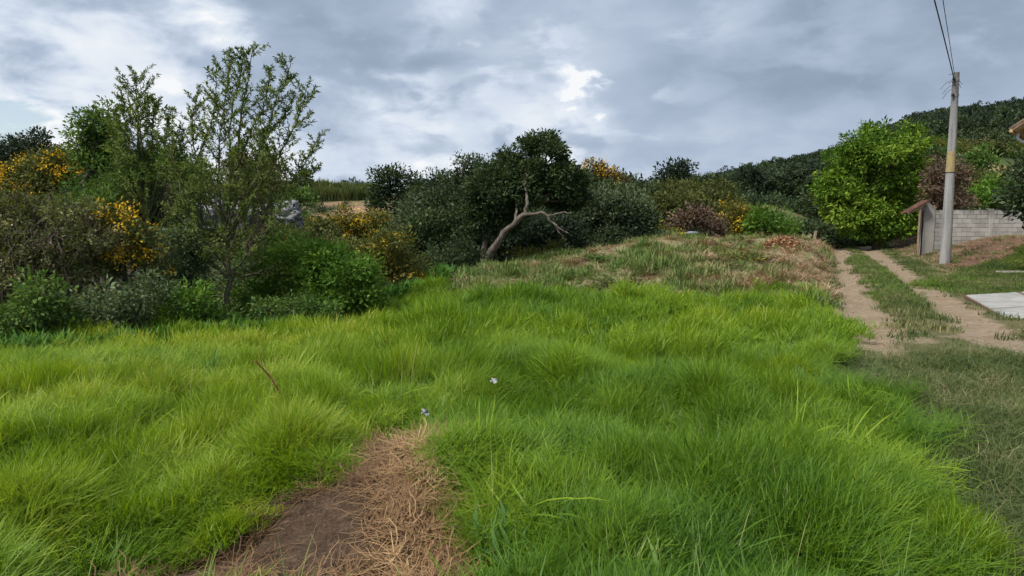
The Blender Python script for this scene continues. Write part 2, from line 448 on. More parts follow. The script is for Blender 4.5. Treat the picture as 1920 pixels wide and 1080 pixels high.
def scatter(name, label, cat, pts, eul, scl, var, tint, coll):
    me = bpy.data.meshes.new(name); me.vertices.add(len(pts)); me.vertices.foreach_set('co', np.asarray(pts, np.float32).ravel())
    for k, ty, fld, a in (('rot', 'FLOAT_VECTOR', 'vector', eul), ('scl', 'FLOAT_VECTOR', 'vector', scl), ('var', 'INT', 'value', var), ('itint', 'FLOAT', 'value', tint)):
        at = me.attributes.new(k, ty, 'POINT'); at.data.foreach_set(fld, np.asarray(a, np.int32 if ty == 'INT' else np.float32).ravel())
    o = bpy.data.objects.new(name, me); COL.objects.link(o)
    ng = bpy.data.node_groups.new(name+'_nodes', 'GeometryNodeTree')
    ng.interface.new_socket('Geometry', in_out='INPUT', socket_type='NodeSocketGeometry')
    ng.interface.new_socket('Geometry', in_out='OUTPUT', socket_type='NodeSocketGeometry')
    N = ng.nodes; gi = N.new('NodeGroupInput'); go = N.new('NodeGroupOutput')
    ip = N.new('GeometryNodeInstanceOnPoints'); ci = N.new('GeometryNodeCollectionInfo')
    ci.inputs['Collection'].default_value = coll; ci.inputs['Separate Children'].default_value = True; ci.inputs['Reset Children'].default_value = True
    def na(n, ty):
        q = N.new('GeometryNodeInputNamedAttribute'); q.data_type = ty; q.inputs[0].default_value = n
        return [s for s in q.outputs if s.enabled and s.name == 'Attribute'][0]
    ip.inputs['Pick Instance'].default_value = True
    lk = ng.links.new
    lk(gi.outputs[0], ip.inputs['Points']); lk(ci.outputs[0], ip.inputs['Instance'])
    lk(na('var', 'INT'), ip.inputs['Instance Index']); lk(na('rot', 'FLOAT_VECTOR'), ip.inputs['Rotation']); lk(na('scl', 'FLOAT_VECTOR'), ip.inputs['Scale'])
    lk(ip.outputs[0], go.inputs[0])
    md = o.modifiers.new('scatter', 'NODES'); md.node_group = ng
    tag(o, label, cat, kind='stuff'); return o

def tuft(seed, nb, rad, lmin, lmax, wd, droop, seg=3, mat=None, splay=.5, curl=0., lie=0.):
    r = np.random.default_rng(seed); Vs = []; Q4 = []; Q3 = []; T = []; b = 0
    for i in range(nb):
        a = r.random()*2*math.pi; q = rad*math.sqrt(r.random()); p = np.array((q*math.cos(a), q*math.sin(a), -.02))
        az = r.random()*2*math.pi; ln = lmin+(lmax-lmin)*r.random(); th = splay*r.random()+lie; dr = droop*(.4+.9*r.random())
        w = wd*(.7+.6*r.random()); tn = r.random(); st = ln/seg
        pts = [p]; ang = th; aza = az
        for s_ in range(seg):
            d = np.array((math.cos(aza)*math.sin(ang), math.sin(aza)*math.sin(ang), math.cos(ang)))
            p = p+d*st
            if p[2] < .004: p[2] = .004+.01*r.random()
            pts.append(p); ang += dr/seg; aza += curl*(r.random()-.5)
        sdv = np.array((-math.sin(az), math.cos(az), 0))
        for s_ in range(seg):
            ww = w*(1-.25*s_/seg)*.5
            Vs += [pts[s_]-sdv*ww, pts[s_]+sdv*ww]; T += [tn, tn]
        Vs.append(pts[-1]); T.append(min(1, tn+.1))
        for s_ in range(seg-1): Q4.append((b+2*s_, b+2*s_+1, b+2*s_+3, b+2*s_+2))
        Q3.append((b+2*seg-2, b+2*seg-1, b+2*seg)); b += 2*seg+1
    return mesh_np('tuft', np.array(Vs), [np.array(Q4).reshape(-1, 4), np.array(Q3)], smooth=True, attrs={'tint': np.array(T)}, mats=(mat,))

def euler_for(az, tilt):
    """rotation Rz(az) Ry(tilt) as XYZ euler"""
    return np.stack([np.zeros_like(az), tilt, az], -1)

def inpoly(x, y, poly):
    poly = np.asarray(poly)[:, :2]; ins = np.zeros(len(x), bool); dmin = np.full(len(x), 1e9)
    for i in range(len(poly)):
        x0, y0 = poly[i]; x1, y1 = poly[(i+1) % len(poly)]
        c = ((y0 > y) != (y1 > y)) & (x < (x1-x0)*(y-y0)/(y1-y0+1e-12)+x0); ins ^= c
        dx, dy = x1-x0, y1-y0; u = np.clip(((x-x0)*dx+(y-y0)*dy)/(dx*dx+dy*dy+1e-12), 0, 1)
        dmin = np.minimum(dmin, np.hypot(x-x0-u*dx, y-y0-u*dy))
    return np.where(ins, dmin, -dmin)

def tussock(x, y, cell, seed):
    gx = np.floor(x/cell).astype(int); gy = np.floor(y/cell).astype(int)
    best = np.full(len(x), 1e9); bx = np.zeros(len(x)); by = np.zeros(len(x)); bid = np.zeros(len(x))
    for i in (-1, 0, 1):
        for j in (-1, 0, 1):
            a = (gx+i).astype(float); b = (gy+j).astype(float)
            cx = (a+.1+.8*vn(a, b, seed))*cell; cyy = (b+.1+.8*vn(a, b, seed+1))*cell
            d = np.hypot(x-cx, y-cyy); m = d < best
            best = np.where(m, d, best); bx = np.where(m, x-cx, bx); by = np.where(m, y-cyy, by); bid = np.where(m, vn(a, b, seed+2), bid)
    return bx, by, best/cell, bid

# regions on the ground (traced in ground coordinates)
def gp_poly(l): return np.array([GP(a, b)[:2] for a, b in l])
SOIL = gp_poly([(-60, 1200), (60, 1130), (150, 1060), (330, 1010), (480, 975), (570, 945), (620, 900), (655, 872), (680, 832), (712, 812), (738, 792), (785, 800), (800, 850), (840, 900), (845, 960), (840, 1020), (865, 1060), (960, 1075), (960, 1110), (860, 1300), (-100, 1300)])
BANK = gp_poly([(1712, 530), (1800, 514), (1945, 496), (2100, 485), (2100, 545), (1920, 553), (1810, 557), (1735, 540)])
SLAB_A = GP(1806, 559)[:2]; 

def ground_masks(x, y):
    """soil (bare light dirt), straw (dead cut grass), green"""
    xr, yr = x.ravel(), y.ravel()
    s = side(xr, yr); b = s-bound(yr); jit = (fbm(xr/.5, yr/.5, 41)-.5)
    tt = xr/np.maximum(yr, 3)
    track = ss(-.1, .15, b+jit*.3)*ss(3.6, 3.0, s+jit*.4)*(yr > 0)*ss(46, 38, yr)
    ruts = (np.exp(-((s+jit*.45)/.54)**4)*ss(5.6, 11.0, yr+jit*5)+np.exp(-((s-1.70+jit*.35)/.46)**4)*ss(6.8, 9.4, yr+jit*4+(s-1.6)*1.5))*ss(48, 40, yr)
    ruts += .6*ss(26, 31, yr)*np.exp(-((s-.9)/1.6)**4)*ss(44, 39, yr)
    ruts = np.clip(ruts, 0, 1)
    mid = np.exp(-((s-.85)/.5)**4)*ss(11.5, 9.5, yr)*ss(6.6, 8.5, yr)
    soil = np.clip(ruts+mid*.42*ss(-.05, .12, fbm(xr/.45, yr/.45, 43)-.5), 0, 1)
    straw = np.clip(ss(-.08, .08, inpoly(xr, yr, SOIL)+jit*.25), 0, 1)
    mound = ss(12.5, 14, yr+jit*3)*ss(44, 36, yr)*ss(-.1, -.02, tt+jit*.05)*ss(.49, .455, tt)*ss(6, 2, yr-np.interp(xr, EX, EY))
    bank = ss(1.0, 1.6, s-1.65)*ss(12, 18, yr)*ss(60, 45, yr)
    bankg = ss(-.3, .3, inpoly(xr, yr, BANK)+jit*.8)
    bank = bank*(1-bankg)
    return [q.reshape(x.shape) for q in (soil, straw, mound, bank, track, bankg)]

# ------------------------------------------------------------------ ground
def build_ground():
    n = 460
    u = np.linspace(-1, 1, n); a = 6.0; bb = math.asinh(1500/a)
    xs = a*np.sinh(bb*u)
    v = np.linspace(math.asinh(-60/a)/bb, 1, n); ys = 6+a*np.sinh(bb*v)
    X, Y = np.meshgrid(xs, ys)
    X = X + 3.0*np.exp(-((Y-8)/40)**2)*0
    Z = H(X, Y)
    V = np.stack([X, Y, Z], -1).reshape(-1, 3)
    i = (np.arange(n-1)[:, None]*n+np.arange(n-1)[None, :]).reshape(-1)
    Q = np.stack([i, i+1, i+n+1, i+n], -1)
    soil, straw, mound, bank, track, bankg = ground_masks(X, Y)
    A = {'soil': soil.ravel(), 'straw': straw.ravel(), 'mound': mound.ravel(), 'bank': bank.ravel(), 'track': track.ravel()}
    tt = X/np.maximum(Y, 4)
    A['far'] = ss(45, 60, Y).ravel()
    A['pink'] = (ss(52, 60, Y)*ss(84, 78, Y)*ss(-.42, -.34, tt)*ss(-.13, -.17, tt)).ravel()
    A['hill'] = ss(95, 130, Y).ravel()
    me = mesh_np('ground', V, Q, smooth=True, attrs=A)
    m, t, o = new_mat('ground')
    geo = t.new('ShaderNodeNewGeometry'); pos = geo.outputs['Position']
    def at(k): return t.new('ShaderNodeAttribute', attribute_name=k).outputs['Fac']
    def edge(k, amt=.5, sc=7):
        nz = t.math('MULTIPLY', t.math('SUBTRACT', t.noise(pos, sc, 5, .65), .5), amt)
        return t.mapr(t.math('ADD', at(k), nz), .3, .7)
    n1 = t.noise(pos, 1.7, 6, .6); n2 = t.noise(pos, 11, 6, .65); n3 = t.noise(pos, 60, 4, .6)
    base = t.ramp(n2, [(.3, (.030, .040, .014)), (.7, (.075, .085, .03))])
    dirt = t.ramp(t.math('ADD', t.math('MULTIPLY', n2, .6), t.math('MULTIPLY', n3, .4)), [(.3, (.17, .125, .082)), (.5, (.28, .215, .145)), (.7, (.39, .31, .22))])
    dirt = t.mix(t.mapr(n1, .45, .65, 0, .45), dirt, (.19, .125, .08))
    trk = t.ramp(n2, [(.3, (.075, .07, .035)), (.55, (.14, .13, .06)), (.75, (.23, .18, .105))])
    strw = t.ramp(t.math('ADD', t.math('MULTIPLY', n2, .5), t.math('MULTIPLY', n3, .5)), [(.35, (.032, .021, .014)), (.5, (.075, .048, .031)), (.68, (.16, .11, .07))])
    mnd = t.ramp(t.math('ADD', t.math('MULTIPLY', n2, .5), t.math('MULTIPLY', n1, .5)), [(.3, (.10, .12, .04)), (.45, (.20, .20, .09)), (.55, (.28, .215, .13)), (.7, (.30, .19, .125))])
    bnk = t.ramp(n2, [(.35, (.075, .042, .028)), (.5, (.15, .085, .055)), (.65, (.25, .16, .105))])
    far = t.ramp(t.noise(pos, .12, 5, .6), [(.35, (.03, .05, .018)), (.56, (.07, .095, .03)), (.68, (.24, .19, .09))])
    hill = t.ramp(t.noise(pos, .05, 5, .6), [(.3, (.02, .035, .015)), (.7, (.04, .06, .025))])
    pink = t.ramp(t.noise(pos, .30, 6, .65), [(.30, (.07, .09, .03)), (.45, (.16, .14, .07)), (.52, (.25, .15, .10)), (.60, (.28, .19, .12)), (.66, (.09, .11, .04))])
    c = t.mix(edge('far', .2), base, far)
    c = t.mix(edge('pink', .3, .5), c, pink)
    c = t.mix(at('hill'), c, hill)
    c = t.mix(edge('mound', .5, 1.5), c, mnd)
    c = t.mix(edge('bank', .5, 3), c, bnk)
    c = t.mix(edge('track', .4), c, trk)
    c = t.mix(edge('soil', .7, 5), c, dirt)
    c = t.mix(edge('straw', .6, 6), c, strw)
    p = t.new('ShaderNodeBsdfPrincipled'); p.inputs['Roughness'].default_value = .95; p.inputs['Specular IOR Level'].default_value = .15
    t.link(c, p.inputs['Base Color'])
    b = t.new('ShaderNodeBump'); b.inputs['Strength'].default_value = .9; b.inputs['Distance'].default_value = .04
    t.link(t.math('ADD', t.math('MULTIPLY', n3, .35), n2), b.inputs['Height']); t.link(b.outputs[0], p.inputs['Normal'])
    t.link(p.outputs[0], o.inputs[0])
    tag(obj('ground', me, mat=m), kind='structure')
build_ground()

# ------------------------------------------------------------------ block wall, gate roof, house, paving
def wall():
    m, t, o = new_mat('concrete_block')
    geo = t.new('ShaderNodeNewGeometry'); pos = geo.outputs['Position']; oi = t.new('ShaderNodeObjectInfo')
    n = t.noise(pos, 3, 6, .65); n2 = t.noise(pos, 40, 4, .6)
    c = t.ramp(t.math('ADD', t.math('MULTIPLY', n, .6), t.math('ADD', t.math('MULTIPLY', n2, .15), t.math('MULTIPLY', oi.outputs['Random'], .22))), [(.2, (.24, .23, .21)), (.45, (.37, .36, .33)), (.7, (.48, .47, .43))])
    sp = t.new('ShaderNodeSeparateXYZ'); t.link(pos, sp.inputs[0])
    mp = t.new('ShaderNodeMapping'); mp.inputs['Scale'].default_value = (2.2, 2.2, .5); t.link(pos, mp.inputs[0])
    run = t.noise(mp.outputs[0], 1.6, 6, .6)
    st = t.mapr(t.math('ADD', t.math('MULTIPLY', t.math('SUBTRACT', sp.outputs[2], 1.75), 1.0), t.math('MULTIPLY', t.math('SUBTRACT', run, .5), 2.2)), -.05, .55)
    st2 = t.math('MULTIPLY', t.mapr(t.math('ADD', sp.outputs[0], t.math('MULTIPLY', t.math('SUBTRACT', run, .5), 2.0)), 19.3, 18.0), .42)
    c = t.mix(t.math('MULTIPLY', t.math('MAXIMUM', st, st2), .8), c, (.085, .08, .072))
    p = t.new('ShaderNodeBsdfPrincipled'); p.inputs['Roughness'].default_value = .95; t.link(c, p.inputs['Base Color'])
    b = t.new('ShaderNodeBump'); b.inputs['Strength'].default_value = .6; b.inputs['Distance'].default_value = .01; t.link(n2, b.inputs['Height']); t.link(b.outputs[0], p.inputs['Normal'])
    t.link(p.outputs[0], o.inputs[0]); M['block'] = m
    mort = simple_mat('mortar', [(.3, (.19, .185, .165)), (.7, (.32, .31, .28))], 6, 5, .95, .4)
    Y0 = 30.0; x0, x1 = 17.75, 25.0; zb = -.05
    r = thing('block_wall', 'grey concrete block wall with dark water stains beyond the utility pole', 'wall', (x0, Y0, g(x0, Y0)))
    obj('mortar_core', MB().box(((x0+x1)/2, Y0, (zb+2.02)/2), (x1-x0, .11, 2.02-zb)).mesh('core'), r, mort)
    bw, bh = .40, .19
    bm_ = MB().box((0, 0, 0), (bw-.016, .15, bh-.014)).mesh('block', bevel=.006); bm_.materials.append(m)
    hm_ = MB().box((0, 0, 0), (bw/2-.016, .15, bh-.014)).mesh('half_block', bevel=.006); hm_.materials.append(m)
    org = Vector(r.location)
    for k in range(11):
        z = zb+bh*(k+.5); off = .2*(k % 2); i = 0; x = x0+.48
        if off:
            q = bpy.data.objects.new('block', hm_); COL.objects.link(q); q.parent = r; q.location = Vector((x+.1, Y0+random.uniform(-.004, .004), z))-org
        while x+off+bw < x1:
            xx = x+off+bw/2
            if g(xx, Y0-.1) < z+.1:
                q = bpy.data.objects.new('block', bm_); COL.objects.link(q); q.parent = r
                q.location = Vector((xx, Y0+random.uniform(-.006, .006), z+random.uniform(-.002, .002)))-org
                q.rotation_euler = (0, 0, random.uniform(-.006, .006))
            x += bw
    # mortared end pier with a sloping top, and two slim tie columns
    pier = MB().add([(x0, Y0-.12, zb), (x0+.47, Y0-.12, zb), (x0+.47, Y0+.12, zb), (x0, Y0+.12, zb),
                     (x0, Y0-.12, 2.44), (x0+.47, Y0-.12, 2.16), (x0+.47, Y0+.12, 2.16), (x0, Y0+.12, 2.44)],
                    [(0, 1, 5, 4), (1, 2, 6, 5), (2, 3, 7, 6), (3, 0, 4, 7), (4, 5, 6, 7), (3, 2, 1, 0)])
    obj('pier', pier.mesh('pier', bevel=.012), r, m)
    for px in (1856, 1960):
        xx = P(px, 420, Y0)[0]; obj('tie_column', MB().box((xx, Y0-.01, (zb+2.09)/2), (.16, .19, 2.09-zb)).mesh('tie_column', bevel=.01), r, m)
    # lean-to roof at the left end
    rust = simple_mat('rusty_sheet', [(.3, (.05, .022, .016)), (.55, (.11, .05, .035)), (.8, (.18, .11, .08))], 4, 5, .8, .3)
    wood = simple_mat('weathered_wood', [(.3, (.16, .11, .07)), (.6, (.34, .26, .18)), (.85, (.45, .36, .26))], 4, 6, .85, .4, stretch=(4, 4, .6))
    M['wood'] = wood; M['rust'] = rust
    a = np.array((16.85, 1.93)); b_ = np.array((17.72, 2.45)); th = math.atan2(b_[1]-a[1], b_[0]-a[0]); ln = math.hypot(*(b_-a))
    rr = thing('gate_roof', 'small rusty red lean-to roof on a thin post at the left end of the block wall', 'roof', (17.66, 29.7, g(17.66, 29.7)))
    V = []; Fs = []; nn = 18                              # corrugated sheet
    for i in range(nn+1):
        y = 29.5+.6*i/nn; w_ = .014*math.sin(i*math.pi/1.5)
        for (x, z) in (a, b_):
            V += [(x, y, z+w_+.012), (x, y, z+w_-.004)]
    for i in range(nn):
        q = 4*i; Fs += [(q, q+2, q+6, q+4), (q+1, q+5, q+7, q+3), (q, q+4, q+5, q+1), (q+2, q+3, q+7, q+6)]
    obj('roof_sheet', MB().add(V, Fs).mesh('roof_sheet'), rr, rust)
    for y in (29.56, 30.04):
        c = (a+b_)/2; obj('rafter', MB().box((c[0], y, c[1]-.055), (ln, .05, .08), tilt=(-th, 'Y')).mesh('rafter'), rr, wood)
    for y in (29.6,):
        zt = np.interp(17.38, [a[0], b_[0]], [a[1], b_[1]])-.09; gz = g(17.38, y)-.1
        obj('post', MB().box((17.38, y, (gz+zt)/2), (.07, .07, zt-gz)).mesh('post', bevel=.008), rr, wood)
wall()

def house():
    C = np.array((14.24, 20.0)); a = np.array((.75, -.66)); b = np.array((.66, .75)); z0 = 4.12
    def q(s, u, z): p = C+a*s+b*u; return (p[0], p[1], z)
    plaster = simple_mat('plaster', [(.3, (.42, .36, .26)), (.7, (.55, .48, .36))], 3, 5, .9, .2)
    tile = simple_mat('roof_tile', [(.3, (.13, .085, .06)), (.7, (.28, .19, .13))], 6, 5, .85, .4)
    soff = simple_mat('soffit_board', [(.3, (.42, .26, .13)), (.7, (.55, .37, .2))], 5, 4, .8, .2)
    o0 = q(4, 4, 0); r = thing('house', 'house of which only a brown tiled roof corner with orange underside shows', 'house', (o0[0], o0[1], g(o0[0], o0[1])))
    rise = .74; Wd, Ln_ = 7.4, 9.0
    def slab(s0, s1, zf, th, u0, u1):
        V = []
        for u in (u0, u1):
            for s in (s0, s1):
                V += [q(s, u, zf(s)), q(s, u, zf(s)-th)]
        return MB().add(V, [(0, 2, 6, 4), (1, 5, 7, 3), (0, 1, 3, 2), (4, 6, 7, 5), (0, 4, 5, 1), (2, 3, 7, 6)])
    f1 = lambda s: z0+.10+rise*s; f2 = lambda s: z0+.10+rise*(Wd-s)
    obj('soffit', slab(.04, Wd/2, lambda s: f1(s)-.09, .03, .05, Ln_-.05).mesh('soffit'), r, soff)
    obj('soffit', slab(Wd/2+.005, Wd-.04, lambda s: f2(s)-.09, .03, .05, Ln_-.05).mesh('soffit'), r, soff)
    rf = obj('roof', slab(0, Wd/2-.002, lambda s: f1(s)-.035, .05, 0, Ln_).mesh('roof'), r, tile)
    obj('roof', slab(Wd/2+.002, Wd, lambda s: f2(s)-.035, .05, 0, Ln_).mesh('roof'), r, tile)
    obj('fascia', MB().tube([q(-.03, 0, z0+.02), q(-.03, Ln_, z0+.02)], .05, 6).mesh('fascia'), r, soff)
    # rows of round tiles running down the near slope
    u = .08; k = 0
    mt = None
    while u < Ln_ and k < 44:
        pts = [q(s, 0, f1(s)-.01) for s in np.linspace(-.06, Wd/2, 5)]
        if mt is None:
            me = MB().tube(pts, [.075, .072, .07, .07, .07], 7).mesh('tile_row', smooth=True); me.materials.append(tile); mt = me
        o = bpy.data.objects.new('tile_row', mt); COL.objects.link(o); o.parent = rf; o.location = (b[0]*u, b[1]*u, random.uniform(-.006, .006))
        u += .205; k += 1
    V = []; e = .65; zw = g(15, 20)-.3
    cor = [(e, e), (Wd-e, e), (Wd-e, Ln_-e), (e, Ln_-e)]
    zt = z0-.02+rise*e-.06
    V = [q(s, u, zw) for s, u in cor]+[q(s, u, zt) for s, u in cor]+[q(Wd/2, e, z0+rise*Wd/2-.08), q(Wd/2, Ln_-e, z0+rise*Wd/2-.08)]
    obj('wall', MB().add(V, [(0, 1, 5, 8, 4), (1, 2, 6, 5), (2, 3, 7, 9, 6), (3, 0, 4, 7)]).mesh('wall'), r, plaster)
    white = simple_mat('white_pipe', [(.3, (.5, .52, .54)), (.7, (.65, .67, .68))], 3, 3, .5, .05)
    obj('downpipe', MB().tube(spline([q(.1, .5, z0-.02), q(.12, .5, z0-.2), q(.55, .58, z0-.5), q(.58, .6, z0-1.0), q(.58, .6, zw)], 14), .04, 8).mesh('downpipe', smooth=True), r, white)
house()

def paving():
    conc = simple_mat('paving_concrete', [(.3, (.24, .235, .215)), (.55, (.34, .33, .31)), (.8, (.42, .41, .39))], 2.5, 7, .9, .3, coord='Object')
    r = thing('paved_driveway', 'pale concrete driveway slabs with earthy joints beside the right wheel track', 'paving', (SLAB_A[0], SLAB_A[1], g(*SLAB_A)))
    u = np.array((-.385, -.923)); v = np.array((.985, .17)); su, sv = 2.05, 1.30
    z = lambda x, y: .035+.03*(x-9)+.012*(y-12)
    bed = MB(); P4 = [SLAB_A+u*a*su+v*b*sv for a, b in ((.01, .01), (4.0, .01), (4.0, 4.0), (.01, 4.0))]
    V = [(p[0], p[1], z(*p)-.010) for p in P4]+[(p[0], p[1], z(*p)-.4) for p in P4]
    bed.add(V, [(0, 3, 2, 1), (0, 1, 5, 4), (1, 2, 6, 5), (2, 3, 7, 6), (3, 0, 4, 7)] if False else [(0, 1, 2, 3), (0, 4, 5, 1), (1, 5, 6, 2), (2, 6, 7, 3), (3, 7, 4, 0)])
    obj('joint_bed', bed.mesh('bed'), r, simple_mat('joint_earth', [(.3, (.12, .075, .05)), (.7, (.20, .13, .09))], 12, 4, .95, .3))
    for i in range(4):
        for j in range(4):
            G_ = .055; c4 = [SLAB_A+u*(i*su+(G_ if a == 0 else su-G_))+v*(j*sv+(G_ if b == 0 else sv-G_)) for a, b in ((0, 0), (1, 0), (1, 1), (0, 1))]
            dz = random.uniform(-.004, .004)
            V = [(p[0], p[1], z(*p)+dz) for p in c4]+[(p[0], p[1], z(*p)-.10) for p in c4]
            obj('slab', MB().add(V, [(0, 1, 2, 3), (0, 4, 5, 1), (1, 5, 6, 2), (2, 6, 7, 3), (3, 7, 4, 0)]).mesh('slab', bevel=.006), r, conc)
paving()

# ------------------------------------------------------------------ utility pole and cables
def pole():
    m, t, o = new_mat('pole_concrete')
    geo = t.new('ShaderNodeNewGeometry'); pos = geo.outputs['Position']
    mp = t.new('ShaderNodeMapping'); mp.inputs['Scale'].default_value = (3, 3, .4); t.link(pos, mp.inputs[0])
    n = t.noise(mp.outputs[0], 2.2, 7, .65); n2 = t.noise(pos, 30, 4)
    sp = t.new('ShaderNodeSeparateXYZ'); t.link(pos, sp.inputs[0])
    c = t.ramp(t.math('ADD', t.math('MULTIPLY', n, .75), t.math('MULTIPLY', n2, .25)), [(.3, (.17, .165, .16)), (.5, (.30, .295, .29)), (.7, (.42, .415, .41))])
    c = t.mix(t.mapr(t.math('ADD', sp.outputs[2], t.math('MULTIPLY', n, 2.0)), 5.4, 7.6, 0, .75), c, (.09, .083, .08))
    mp2 = t.new('ShaderNodeMapping'); mp2.inputs['Scale'].default_value = (9, 9, .25); t.link(pos, mp2.inputs[0])
    c = t.mix(t.mapr(t.noise(mp2.outputs[0], 1.5, 4, .6), .52, .68, 0, .55), c, (.13, .12, .11))
    p = t.new('ShaderNodeBsdfPrincipled'); p.inputs['Roughness'].default_value = .9; t.link(c, p.inputs['Base Color'])
    b = t.new('ShaderNodeBump'); b.inputs['Strength'].default_value = .4; b.inputs['Distance'].default_value = .006; t.link(n2, b.inputs['Height']); t.link(b.outputs[0], p.inputs['Normal'])
    t.link(p.outputs[0], o.inputs[0])
    Y = 24.2; bot = P(1771.5, 497, Y); top = P(1793, 136, Y); bot[2] = g(bot[0], bot[1])-.3
    r = thing('utility_pole', 'grey tapered concrete utility pole with a yellow band beside the dirt track', 'utility pole', (bot[0], bot[1], g(bot[0], bot[1])))
    u = np.linspace(0, 1, 14)[:, None]; pts = bot*(1-u)+top*u
    obj('shaft', MB().tube(pts, np.linspace(.185, .10, 14), 16).mesh('shaft', smooth=False), r, m)
    at = lambda f: bot*(1-f)+top*f; rad = lambda f: .185+(.10-.185)*f
    def ff(py): return (497+16-py)/(497+16-136)
    yel = simple_mat('yellow_paint', [(.35, (.26, .24, .19)), (.5, (.34, .27, .13)), (.7, (.40, .31, .14))], 5, 6, .7, .2)
    f0, f1 = ff(322), ff(283)
    obj('yellow_band', MB().tube([at(f0), at((f0+f1)/2), at(f1)], [rad(f0)+.004, rad((f0+f1)/2)+.004, rad(f1)+.004], 16).mesh('yellow_band'), r, yel)
    stl = simple_mat('galvanised_steel', [(.3, (.12, .12, .12)), (.7, (.3, .3, .3))], 9, 4, .5, .1)
    blk = simple_mat('black_rubber', [(.3, (.02, .02, .02)), (.7, (.04, .04, .04))], 9, 3, .6, .1)
    for py in (150, 178):
        f = ff(py); cl = obj('clamp', MB().tube([at(f-.006), at(f+.006)], rad(f)+.012, 16).mesh('clamp'), r, stl)
        c = at(f); obj('insulator', MB().tube([c+(-.12, -.1, 0), c+(-.2, -.16, 0)], [.05, .03], 8).mesh('insulator'), cl, blk)
    f = ff(322); obj('clamp', MB().tube([at(f-.004), at(f+.0)], rad(f)+.009, 16).mesh('clamp'), r, blk)
    # loose ends of wire tied round the pole head
    rg = np.random.default_rng(4)
    for k in range(7):
        c = at(ff(rg.uniform(142, 168))); sgn = -1 if k < 5 else 1; e = c+np.array((sgn*rg.uniform(.2, .42), rg.uniform(-.3, .2), rg.uniform(-.35, .25)))
        mid = (c+e)/2+np.array((0, 0, rg.uniform(.05, .16)))
        obj('wire_end', MB().tube(spline([c, mid, e], 7), .007, 4).mesh('wire_end'), r, blk)
    # cables running back over the field
    for k, (px, lab, zo) in enumerate(((1752, 'thicker overhead cable running from the pole head, the left one of two', 0), (1768, 'thin overhead cable running from the pole head, the right one of two', .18))):
        A = at(ff(150 if k == 0 else 141))+np.array((-.12, -.1, 0)); B = P(px, 0, 16.6); d = (B-A); E = A+d*4.2; E[2] = A[2]+.1
        pts = []
        for q in np.linspace(0, 1, 40):
            p_ = A*(1-q)+E*q; s4 = 1/4.2; p_[2] -= 0
            pts.append(p_)
        # sag through the point seen at the picture's upper edge
        s4 = 1/4.2; need = B[2]-(A[2]*(1-s4)+E[2]*s4); cf = need/(s4*(1-s4))
        pts = [p_+np.array((0, 0, cf*q*(1-q))) for p_, q in zip(pts, np.linspace(0, 1, 40))]
        o_ = obj('power_cable', MB().tube(pts, .017 if k == 0 else .009, 6).mesh('cable', smooth=True), None, blk)
        tag(o_, lab, 'cable', 'overhead cables tied to the utility pole')
pole()

